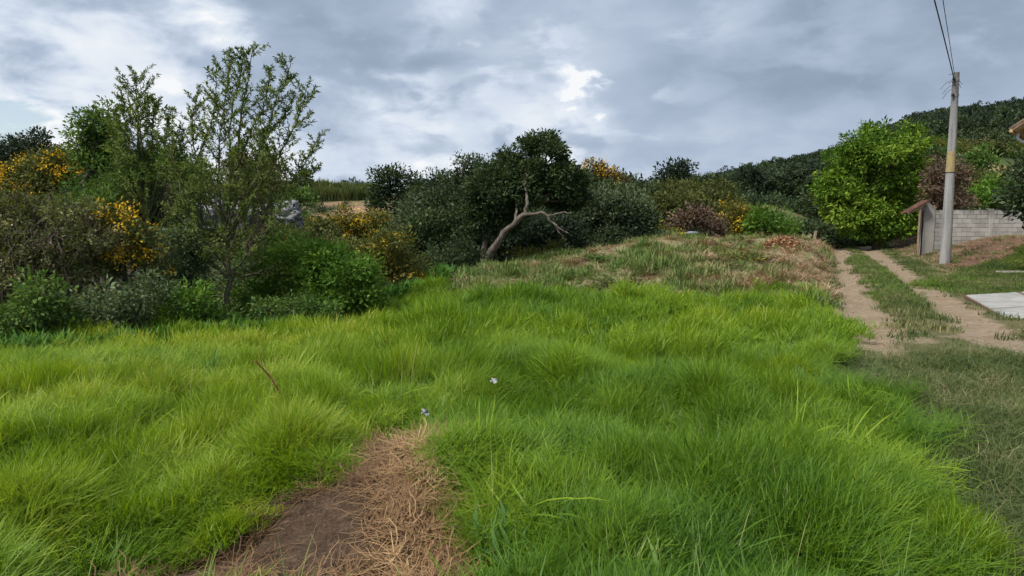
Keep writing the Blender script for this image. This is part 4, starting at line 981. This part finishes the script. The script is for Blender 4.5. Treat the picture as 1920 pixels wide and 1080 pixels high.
 ('undergrowth_bush', 'dark bush at the foot of the domed tree beside the mound', 'bush', 30, [(1120, 470, 50, 22), (1180, 465, 50, 20), (1220, 455, 34, 22), (1085, 480, 34, 16)], 'dark', dict(stems=4)),
 ('broadleaf_tree', 'dark olive tree behind the wide grey-green gully tree, seen under the ragged top', 'tree', 38, [(830, 360, 44, 34), (880, 355, 44, 34), (800, 385, 40, 30), (860, 400, 60, 34)], 'dark', {}),
 ('green_tree', 'dull green tree between the domed tree and the olive crown, low on the skyline', 'tree', 56, [(1215, 370, 36, 22), (1250, 365, 30, 20), (1300, 365, 36, 20), (1345, 355, 30, 14), (1180, 365, 30, 20)], 'olive', {}),
 ('hillside_tree', 'dark tree half hidden behind the left side of the big bright green tree', 'tree', 58, [(1530, 385, 30, 26), (1555, 400, 26, 30), (1500, 420, 34, 18), (1460, 400, 36, 16), (1420, 385, 30, 14)], 'dark', {}),
 ('slope_bush', 'olive bush between the grey rocky bank and the rounded bright bush', 'bush', 20, [(500, 450, 40, 26), (545, 462, 40, 26), (470, 480, 40, 26), (590, 480, 36, 24)], 'mid', dict(stems=4, dens=.8)),
 ('fine_bush', 'olive fine-leaved bush in the shade behind the slender trunk', 'bush', 14.5, [(400, 520, 46, 34), (450, 520, 44, 34), (370, 545, 40, 24), (430, 550, 60, 18), (330, 530, 40, 30)], 'greygreen', dict(stems=6, leaf=.06, dens=.4)),
 ('bushy_tree', 'mid-green bush above the brown thicket, under the pointed slender tree', 'bush', 15.5, [(190, 385, 50, 26), (250, 400, 40, 30), (300, 410, 44, 34), (340, 400, 34, 30), (140, 380, 34, 20)], 'mid', dict(stems=5, leaf=.08)),
 ('broadleaf_tree', 'dark tree closing the gap between the leaning tree and the domed tree', 'tree', 36, [(1040, 395, 44, 34), (1075, 380, 34, 34), (1000, 400, 44, 30), (1095, 355, 24, 22), (1140, 362, 34, 20), (1180, 372, 34, 20)], 'oak', {}),
 ('garden_tree', 'dark garden tree reaching in from the right edge above the wall', 'tree', 19, [(1925, 345, 30, 34), (1908, 372, 20, 20), (1932, 385, 28, 22), (1940, 310, 26, 26)], 'dark', dict(leaf=.12, dens=.9, base=2000)),
]
for q in PL:
    nm, lab, cat, Yq, lob, mt, kw = q
    kw = dict(kw); kw.pop('jit', None)
    plant(nm, lab, cat, Yq, lob, mt, **kw)

def lone_trunk():
    p = P(1407, 395, 66); gz = g(p[0], p[1]); tp = P(1407, 338, 66)
    r = thing('bare_trunk_tree', 'tree with a thin pale bare trunk standing out against the dark ridge', 'tree', (p[0], p[1], gz))
    obj('trunk', join_tubes([(wig((p[0], p[1], gz-.3), tp, 9, .012), np.linspace(.17, .1, 9), 7)], 'trunk', M['pale_bark']), r)
    me, c, u = crown_mesh('crown', lobes_px([(1407, 335, 22, 9), (1395, 328, 14, 8), (1422, 330, 14, 8)], 66), 70, 24, .5, .3, L['midnight'])
    obj('crown', me, r)
lone_trunk()

# ------------------------------------------------------------------ far wood on the ridges, crop field
def far_wood():
    protos = []
    for k in range(7):
        rr = 1.0; lb = [(RG.normal()*.35, RG.normal()*.35, .62+RG.normal()*.12, .42, .42, .33) for _ in range(6)]
        me, c, u = crown_mesh('wood_tree', lb, 150, 22, .075, .075, L['midnight' if k % 3 else 'dark'], 0, .6, .5)
        protos.append(me)
    coll = proto_coll('wood_tree', protos)
    n = 24000; tt = RG.uniform(.10, 1.15, n); y = RG.uniform(120, 300, n)**1.0; x = tt*y
    keep = (y > np.interp(tt, [.1, .3, .45, .6, .8, 1.2], [185, 165, 150, 140, 130, 130]))
    x, y, tt = x[keep], y[keep], tt[keep]
    s = 2.8+4.2*RG.random(len(x))**2.0; pts = np.stack([x, y, H(x, y)-.5], 1)
    # left skyline behind the crop field
    scatter('hillside_forest', 'dense dark forest covering the long ridge on the right', 'forest', pts, euler_for(RG.uniform(0, 6.28, len(x)), np.zeros(len(x))), np.stack([s, s, s*RG.uniform(.75, 1.15, len(x))], 1), RG.integers(0, 7, len(x)), RG.random(len(x)), coll)
far_wood()

def crop():
    m = leaf_mat('leaf_crop', [(.1, (.05, .075, .028)), (.5, (.11, .145, .055)), (.9, (.20, .23, .10))], .3, inst=True)
    ms = [tuft(200+k, 34, .5, 1.2, 2.5, .10, .9, 4, m, .35) for k in range(5)]
    coll = proto_coll('crop_plants', ms)
    n = 2600; px = RG.uniform(330, 700, n); y = RG.uniform(80, 94, n); x = (px-960)/F*y
    pts = np.stack([x, y, H(x, y)], 1)
    scatter('tall_crop', 'band of tall green maize-like crop on top of the left slope', 'crop', pts, euler_for(RG.uniform(0, 6.28, n), RG.normal(size=n)*.06), np.repeat((RG.uniform(.7, 1.0, n)*(.7+.6*vn(x/3, y/3, 99)))[:, None], 3, 1), RG.integers(0, 5, n), RG.random(n), coll)
crop()

def scrub():
    protos = []
    for k in range(6):
        lb = [(RG.normal()*.3, RG.normal()*.3, .40+RG.normal()*.1, .38, .38, .30) for _ in range(4)]
        me, c, u = crown_mesh('scrub_bush', lb, 60, 16, .10, .10, L[('olive', 'mid', 'dark', 'mixed', 'greygreen', 'brownolive')[k]], 0, .5, .4)
        protos.append(me)
    coll = proto_coll('scrub_bush', protos)
    n = 1500; y = RG.uniform(24, 86, n); tt = RG.uniform(-.75, .45, n); x = tt*y
    ok = (y > np.interp(x, EX, EY)+2) & ~((tt > -.17) & (y < 30)) & (RG.random(n) < np.where(y > 55, .45, .9)) & (y < np.where(tt < -.15, 79, 60))
    x, y = x[ok], y[ok]; n = len(x); s = .7+1.8*RG.random(n)**1.7
    scatter('hillside_scrub', 'low mixed scrub covering the gully and the brown slope on the left', 'scrub', np.stack([x, y, H(x, y)-.1], 1), euler_for(RG.uniform(0, 6.28, n), np.zeros(n)), np.stack([s, s, s*.8], 1), RG.integers(0, 6, n), RG.random(n), coll)
    n = 420; y = RG.uniform(14, 36, n); tt = RG.uniform(-.06, .46, n); x = tt*y
    ok = (fbm(x/1.8, y/1.5, 96) > .50) & (y > np.interp(tt, [-.1, .05, .45], [16, 14.5, 14.5])) & (side(x, y) < -1.6)
    x, y = x[ok], y[ok]; n = len(x); s = .25+.5*RG.random(n)**1.5
    scatter('mound_weeds', 'low weeds and heaps of cut greenery on the mown mound', 'weeds', np.stack([x, y, H(x, y)-.06], 1), euler_for(RG.uniform(0, 6.28, n), RG.normal(size=n)*.1), np.stack([s*1.5, s*1.2, s*.55], 1), RG.choice([0, 1, 3, 4, 5], n), RG.random(n), coll)
    n = 500; y = RG.uniform(38, 85, n); tt = RG.uniform(.56, .95, n); x = tt*y; ok = fbm(x/5, y/5, 95) > .5
    x, y = x[ok], y[ok]; n = len(x); s = .9+2.2*RG.random(n)**2
    scatter('slope_scrub', 'scattered scrub on the green and straw-coloured slope behind the block wall', 'scrub', np.stack([x, y, H(x, y)-.1], 1), euler_for(RG.uniform(0, 6.28, n), np.zeros(n)), np.stack([s, s, s*.8], 1), RG.integers(0, 6, n), RG.random(n), coll)
scrub()

# ------------------------------------------------------------------ grass and litter
def fields():
    gm = leaf_mat('leaf_grass', [(0, (.035, .105, .012)), (.3, (.085, .19, .014)), (.6, (.18, .305, .018)), (.85, (.31, .42, .026)), (1, (.46, .44, .12))], .44, rough=.5, spec=.3, inst=True)
    near = [tuft(k, 130, .15, .11, .36, .0040, 1.1, 4, gm, .66) for k in range(9)]
    farT = [tuft(50+k, 70, .22, .16, .38, .010, 1.0, 3, gm, .5) for k in range(6)]
    big = [tuft(80+k, 7, .05, .35, .6, .008, 1.7, 5, gm, .6) for k in range(4)]
    coll = proto_coll('grass_tufts', near+farT+big)
    def emit(name, label, n, y0, y1, t0, t1, fn):
        u = RG.random(n); y = y0+(y1-y0)*u; x = RG.uniform(t0, t1, n)*np.maximum(y, 3)
        return x, y
    # tall grass of the field
    n = 25000; y = 1.3+(24-1.3)*RG.random(n)**1.25; x = RG.uniform(-.95, .75, n)*np.maximum(y, 2.6)
    s = side(x, y); b = bound(y); jit = (vn(x/.35, y/.35, 51)-.5)
    d = y-np.interp(x, EX, EY)
    tt = x/np.maximum(y, 3)
    ip = inpoly(x, y, SOIL)+(fbm(x/.25, y/.25, 52)-.5)*.5
    crest = np.interp(tt, [-.2, -.1, .05, .3, .45], [30, 14.2, 13.2, 12.9, 13.4])
    ok = (s+jit*.4+(fbm(x/.7, y/.7, 56)-.5)*1.1-.5*RG.random(n)**5 < b-.02) & (d < np.interp(tt, [-.7, -.45, -.25, -.15], [-.9, -.7, -.4, 1.0])+jit*1.2) & (ip < -.0) & (y < crest+jit*2.5+6.0*np.clip(fbm(x/1.3, y/1.3, 55)-.5, -.2, .4)+1.3*RG.random(n)**3)
    x, y, s, b, ip, d, tt = [q[ok] for q in (x, y, s, b, ip, d, tt)]; n = len(x)
    tx, ty, td, tid = tussock(x, y, .62, 301); t2x, t2y, t2d, t2id = tussock(x, y, 1.5, 311)
    lean = vn(x/1.3, y/1.3, 61)*6.5+vn(x/.5, y/.5, 62)*2.5-.5+RG.normal(size=n)*.5
    tilt = np.clip(.05+.60*vn(x/.7, y/.7, 63)**1.5+RG.normal(size=n)*.16, 0, 1.0)
    hz = .45+.75*vn(x/.55, y/.5, 64)+.3*(vn(x/1.6, y/1.6, 67)-.3)+.13*RG.normal(size=n)
    hz *= (.55+.45*ss(0, .5, -ip))*(.6+.4*ss(0, .7, b-s))*(1-.45*ss(11, 14.5, y))
    hz = np.clip(hz, .3, 1.35)
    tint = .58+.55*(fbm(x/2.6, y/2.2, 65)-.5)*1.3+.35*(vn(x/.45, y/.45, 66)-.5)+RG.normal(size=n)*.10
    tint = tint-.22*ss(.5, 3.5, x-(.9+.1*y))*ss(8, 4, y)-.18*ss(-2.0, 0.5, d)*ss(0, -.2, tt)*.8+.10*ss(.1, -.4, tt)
    var = np.where(y < 8, RG.integers(0, 9, n), 9+RG.integers(0, 6, n))
    pk = RG.random(n) < .022; var = np.where(pk & (y < 9), 15+RG.integers(0, 4, n), var)
    tint = np.where(pk, tint+.12, tint)
    wdt = 1+.5*ss(10, 20, y)
    lean = np.arctan2(ty/.62*1.3+t2y/1.5+.35*np.sin(lean), tx/.62*1.3+t2x/1.5+.35*np.cos(lean))+RG.normal(size=n)*.35
    tilt = np.clip(.04+.75*td*(.4+tid)+.35*t2d+RG.normal(size=n)*.12, 0, 1.05)
    hz = hz*(1.12-.60*td*(.5+tid))*(1.12-.28*t2d)*(.8+.4*tid)
    hz = np.clip(hz, .25, 1.3)
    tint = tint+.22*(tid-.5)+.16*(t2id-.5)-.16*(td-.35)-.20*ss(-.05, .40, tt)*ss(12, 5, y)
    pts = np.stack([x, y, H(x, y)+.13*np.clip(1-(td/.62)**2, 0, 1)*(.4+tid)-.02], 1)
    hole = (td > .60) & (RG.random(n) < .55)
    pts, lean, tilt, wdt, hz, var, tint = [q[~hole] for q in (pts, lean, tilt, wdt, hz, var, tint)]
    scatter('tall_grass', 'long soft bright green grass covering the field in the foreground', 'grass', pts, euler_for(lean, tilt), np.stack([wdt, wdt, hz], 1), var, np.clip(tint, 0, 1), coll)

    # short worn grass on and beside the track
    sm = leaf_mat('leaf_track', [(0, (.035, .055, .02)), (.35, (.075, .12, .032)), (.65, (.14, .165, .055)), (.82, (.29, .26, .13)), (1, (.46, .40, .25))], .25, rough=.6, spec=.2, inst=True)
    shortT = [tuft(120+k, 70, .17, .04, .12, .0045, 1.3, 3, sm, 1.0, lie=.1) for k in range(6)]
    lyingT = [tuft(140+k, 36, .17, .12, .32, .0045, .9, 4, sm, .5, curl=.9, lie=.9) for k in range(6)]
    wideT = [tuft(160+k, 60, .22, .05, .13, .012, 1.0, 2, sm, .9) for k in range(4)]
    coll2 = proto_coll('short_tufts', shortT+lyingT+wideT)
    n = 30000; y = 2.0+(42-2.0)*RG.random(n)**1.7; s = np.where(RG.random(n) < .82, RG.uniform(-.6, 5, n), RG.uniform(5, 16, n)); x = rut(y)+s
    s2 = s-bound(y); soil, straw, mound, bank, track, bankg = ground_masks(x, y)
    jn = fbm(x/.35, y/.35, 71)
    pr = np.clip(1-1.15*soil, .02, 1)*np.where(bank > .4, .05, 1.0)*(1-.92*ss(.3, .95, soil+.5*(jn-.5)))*np.where((soil < .5) & (track > .5) & (y > 8), .14+.6*ss(.44, .60, jn), 1)*(1-.35*ss(7.2, 9, y)*ss(13, 11, y))
    pr = np.where((s > 1.15) & (s < 2.35) & (y > 8.6), pr*.12, pr)
    su = (x-SLAB_A[0]); inslab = (x > SLAB_A[0]-.41*(SLAB_A[1]-y)+.02) & (y < SLAB_A[1]+.15*(x-SLAB_A[0])) & (y > SLAB_A[1]-8)
    ok = (RG.random(n) < pr) & (s2 > -.25) & (~inslab) & (inpoly(x, y, SOIL) < 0) & (x/y < 2.6)
    x, y, s, bankg, soil, mid_ = [q[ok] for q in (x, y, s, bankg, soil, track)]; n = len(x)
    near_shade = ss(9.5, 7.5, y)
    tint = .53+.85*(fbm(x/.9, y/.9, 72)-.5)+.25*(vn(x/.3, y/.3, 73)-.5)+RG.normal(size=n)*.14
    tint = np.where(near_shade > .5, tint-.02, tint)  # foreground shade put into the colour: nearby short grass slightly darker
    var = np.where(y < 9, np.where(RG.random(n) < .5, 6+RG.integers(0, 6, n), RG.integers(0, 6, n)), 12+RG.integers(0, 4, n))
    hz = (.7+.8*vn(x/.6, y/.6, 74))*(1+.3*near_shade)
    pts = np.stack([x, y, H(x, y)], 1)
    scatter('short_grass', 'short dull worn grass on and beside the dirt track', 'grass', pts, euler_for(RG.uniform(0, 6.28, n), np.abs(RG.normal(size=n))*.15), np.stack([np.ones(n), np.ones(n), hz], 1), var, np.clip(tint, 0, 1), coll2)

    # greener turf: the bank by the driveway and the strip between the ruts
    n = 7000; y = RG.uniform(9.5, 30, n); s = RG.uniform(-.2, 12, n); x = rut(y)+s
    jn = fbm(x/.6, y/.6, 75); bg = inpoly(x, y, BANK)
    mid = (np.abs(s-.85) < .34+.3*(jn-.5)) & (RG.random(n) < ss(9.5, 15, y)*(.12+.7*(jn > .50))) & (y < 30)
    inslab = (x > SLAB_A[0]-.41*(SLAB_A[1]-y)+.02) & (y < SLAB_A[1]+.15*(x-SLAB_A[0]))
    ok = ((bg+(jn-.5)*.9 > 0) | mid) & ~inslab
    x, y = x[ok], y[ok]; n = len(x); tint = .36+.9*(fbm(x/.8, y/.8, 76)-.5)+RG.normal(size=n)*.12
    tm = leaf_mat('leaf_turf', [(0, (.05, .10, .015)), (.4, (.11, .19, .03)), (.7, (.21, .25, .06)), (1, (.36, .30, .14))], .3, inst=True)
    coll6 = proto_coll('turf_tufts', [tuft(260+k, 70, .22, .12, .32, .010, 1.0, 3, tm, .7) for k in range(16)])
    scatter('bank_grass', 'green cut turf on the bank by the driveway and between the wheel ruts', 'grass', np.stack([x, y, H(x, y)], 1), euler_for(RG.uniform(0, 6.28, n), np.abs(RG.normal(size=n))*.2), np.stack([np.ones(n), np.ones(n), .20+.2*RG.random(n)], 1), 12+RG.integers(0, 4, n), np.clip(tint, 0, 1), coll6)

    # cut stalks, weeds and dead leaves on the mound and the brown bank
    lm = leaf_mat('leaf_litter', [(0, (.07, .13, .03)), (.3, (.16, .23, .06)), (.5, (.28, .26, .13)), (.72, (.28, .17, .11)), (.88, (.40, .27, .18)), (1, (.58, .48, .34))], .2, rough=.7, spec=.15, inst=True)
    lit = [tuft(180+k, 22, .16, .10, .38, .012, .8, 3, lm, .5, curl=1.2, lie=.85) for k in range(6)] + [tuft(190+k, 20, .12, .10, .26, .016, .9, 3, lm, .8) for k in range(4)]
    coll3 = proto_coll('litter_tufts', lit)
    n = 52000; y = RG.uniform(12, 40, n); x = RG.uniform(-.16, .78, n)*y
    soil, straw, mound, bank, track, bankg = ground_masks(x, y)
    tt = x/y; jn = fbm(x/.9, y/.9, 81)
    tip = np.interp(tt, [-.2, -.1, .05, .3, .45], [30, 13.5, 12.6, 12.3, 12.6])
    w = np.clip(mound, 0, 1)*(tt < .46)*(y > tip)*(.35+.9*(jn > .42)) + .16*bank*(1-soil)
    ok = RG.random(n) < w
    x, y, tt, bank = x[ok], y[ok], tt[ok], bank[ok]; n = len(x)
    g_ = fbm(x/1.1, y/.9, 82)
    tint = np.clip(.40+2.2*(g_-.5)+.25*RG.normal(size=n)+.28*ss(.3, .42, tt)+.25*bank, 0, 1)
    var = np.where(tint < .42, 6+RG.integers(0, 4, n), RG.integers(0, 6, n))
    sc = RG.uniform(.5, 1.0, n)*(1-.35*bank)*(.6+1.0*ss(.42, .62, fbm(x/.8+9, y/.7, 84)))
    scatter('cut_plant_litter', 'cut stalks, weeds and dry leaves strewn over the mown mound', 'plant litter', np.stack([x, y, H(x, y)], 1), euler_for(RG.uniform(0, 6.28, n), np.abs(RG.normal(size=n))*.2), np.stack([sc, sc, sc*RG.uniform(.6, 1.6, n)], 1), var, tint, coll3)

    # dead grass on the brown patch
    dm = leaf_mat('leaf_straw', [(0, (.05, .032, .02)), (.35, (.14, .08, .042)), (.7, (.31, .19, .095)), (1, (.55, .38, .2))], .15, rough=.7, spec=.2, inst=True)
    ds = [tuft(210+k, 26, .07, .10, .30, .0042, 1.6, 5, dm, .6, curl=1.6, lie=.8) for k in range(8)]
    coll4 = proto_coll('straw_tufts', ds)
    n = 9000; x = RG.uniform(-2.8, .9, n); y = RG.uniform(1.6, 6.2, n); ip = inpoly(x, y, SOIL)+(vn(x/.3, y/.3, 91)-.5)*.3
    heap = np.exp(-(((x+.40)/.32)**2+((y-3.75)/.8)**2))
    dens = np.clip(.015+1.1*heap**1.5+.14*ss(-.05, .1, ip)*ss(.3, .1, ip)+.20*ss(.50, .62, fbm(x/.35, y/.35, 92)), 0, 1)
    ok = (ip > -.06) & (RG.random(n) < dens); x, y, heap = x[ok], y[ok], heap[ok]; n = len(x)
    flow = -1.4+RG.normal(size=n)*.9
    tint = np.clip(.38+.42*heap+.5*(fbm(x/.25, y/.25, 93)-.5)+.15*RG.normal(size=n), 0, 1)
    zz = H(x, y)+.10*heap*RG.random(n)**1.5
    scatter('dead_grass', 'brown dead grass heaped on the bare patch at the bottom of the field', 'dead grass', np.stack([x, y, zz], 1), euler_for(flow, .15+.3*RG.random(n)), np.stack([np.ones(n)]*3, 1)*RG.uniform(.7, 1.15, n)[:, None], RG.integers(0, 8, n), tint, coll4)

    # clods and small stones on the bare soil
    sm2 = simple_mat('stone_clod', [(.3, (.20, .14, .09)), (.6, (.33, .25, .17)), (.8, (.42, .36, .29))], 3, 4, .95, .3, coord='Object')
    cl = []
    for k in range(5):
        r_ = np.random.default_rng(400+k); th = np.linspace(0, math.pi, 5); ph = np.linspace(0, 2*math.pi, 7, endpoint=False)
        T_, Ph = np.meshgrid(th, ph, indexing='ij'); u = np.stack([np.sin(T_)*np.cos(Ph), np.sin(T_)*np.sin(Ph), np.cos(T_)], -1).reshape(-1, 3)
        V = u*(.75+.5*r_.random((35, 1)))*np.array((1, .8, .55)); i = np.arange(4)[:, None]*7; j = np.arange(7)[None, :]; k2 = (j+1) % 7
        cl.append(mesh_np('clod', V, np.stack([i+j, i+k2, i+7+k2, i+7+j], -1).reshape(-1, 4), mats=(sm2,)))
    coll7 = proto_coll('clods', cl)
    n = 26000; y = 2.2+34*RG.random(n)**1.6; s = RG.uniform(-.9, 6, n); x = rut(y)+s
    xa = RG.uniform(-3, 1.2, 6000); ya = RG.uniform(2, 6, 6000); x = np.r_[x, xa]; y = np.r_[y, ya]
    soil, straw, mound, bank, track, bankg = ground_masks(x, y)
    ok = RG.random(len(x)) < np.clip(0.5*soil+.10*straw+.30*bank+.06*track, 0, 1)*ss(.35, .6, fbm(x/.5, y/.5, 97))
    x, y = x[ok], y[ok]; n = len(x); s = (.004+.022*RG.random(n)**4)*(1+.04*y)
    scatter('gravel', 'small clods and stones strewn over the bare earth of the track', 'gravel', np.stack([x, y, H(x, y)+s*.2], 1), euler_for(RG.uniform(0, 6.28, n), RG.random(n)*.4), np.stack([s, s, s], 1), RG.integers(0, 5, n), RG.random(n), coll7)

    # broad-leaved weeds and thin seed stems mixed into the long grass
    wm2 = leaf_mat('leaf_meadow_weed', [(0, (.05, .12, .03)), (.5, (.12, .24, .06)), (.8, (.25, .36, .10)), (1, (.45, .42, .2))], .35, inst=True)
    mw = [tuft(500+k, 16, .10, .12, .36, .022, 1.2, 3, wm2, .7, curl=.6) for k in range(4)] + [tuft(510+k, 4, .10, .35, .62, .0035, .5, 4, wm2, .35) for k in range(4)]
    coll8 = proto_coll('weeds_mixed', mw)
    n = 3600; y = 2.0+13*RG.random(n)**1.3; x = RG.uniform(-.9, .6, n)*np.maximum(y, 2.6)
    s2 = side(x, y)-bound(y); tt = x/y
    ok = (s2 < .0) & (inpoly(x, y, SOIL) < .12) & (fbm(x/.8, y/.8, 98) > .50) & (y < 13) & ((y-np.interp(x, EX, EY)) < -.5)
    x, y = x[ok], y[ok]; n = len(x); v = np.where(RG.random(n) < .45, RG.integers(0, 4, n), 4+RG.integers(0, 4, n))
    scatter('meadow_weeds', 'broad-leaved weeds and thin seed stems mixed into the long grass', 'weeds', np.stack([x, y, H(x, y)+.05], 1), euler_for(RG.uniform(0, 6.28, n), np.abs(RG.normal(size=n))*.2), np.repeat(RG.uniform(.5, .85, n)[:, None], 3, 1), v, np.clip(np.where(v > 3, .85, .4)+.2*RG.normal(size=n), 0, 1), coll8)

    # broad-leaved weeds low in the gully edge
    wm = leaf_mat('leaf_weed', [(0, (.02, .06, .012)), (.5, (.055, .15, .025)), (1, (.14, .28, .05))], .3, inst=True)
    ws = [tuft(240+k, 26, .16, .15, .45, .045, .8, 3, wm, .9) for k in range(5)]
    coll5 = proto_coll('weed_tufts', ws)
    n = 9000; x = RG.uniform(-13, -1.8, n); d = -2.3+11*RG.random(n)**1.6; y = np.interp(x, EX, EY)+d
    keep = (np.abs(x/y) < 1.0); x, y = x[keep], y[keep]; n = len(x)
    scatter('gully_weeds', 'rank green weeds filling the gully below the shrubs', 'weeds', np.stack([x, y, H(x, y)], 1), euler_for(RG.uniform(0, 6.28, n), np.abs(RG.normal(size=n))*.2), np.repeat(RG.uniform(.6, 1.1, n)[:, None], 3, 1), RG.integers(0, 5, n), RG.random(n), coll5)
fields()

for o in bpy.data.objects:
    if 'wl' in o: del o['wl']
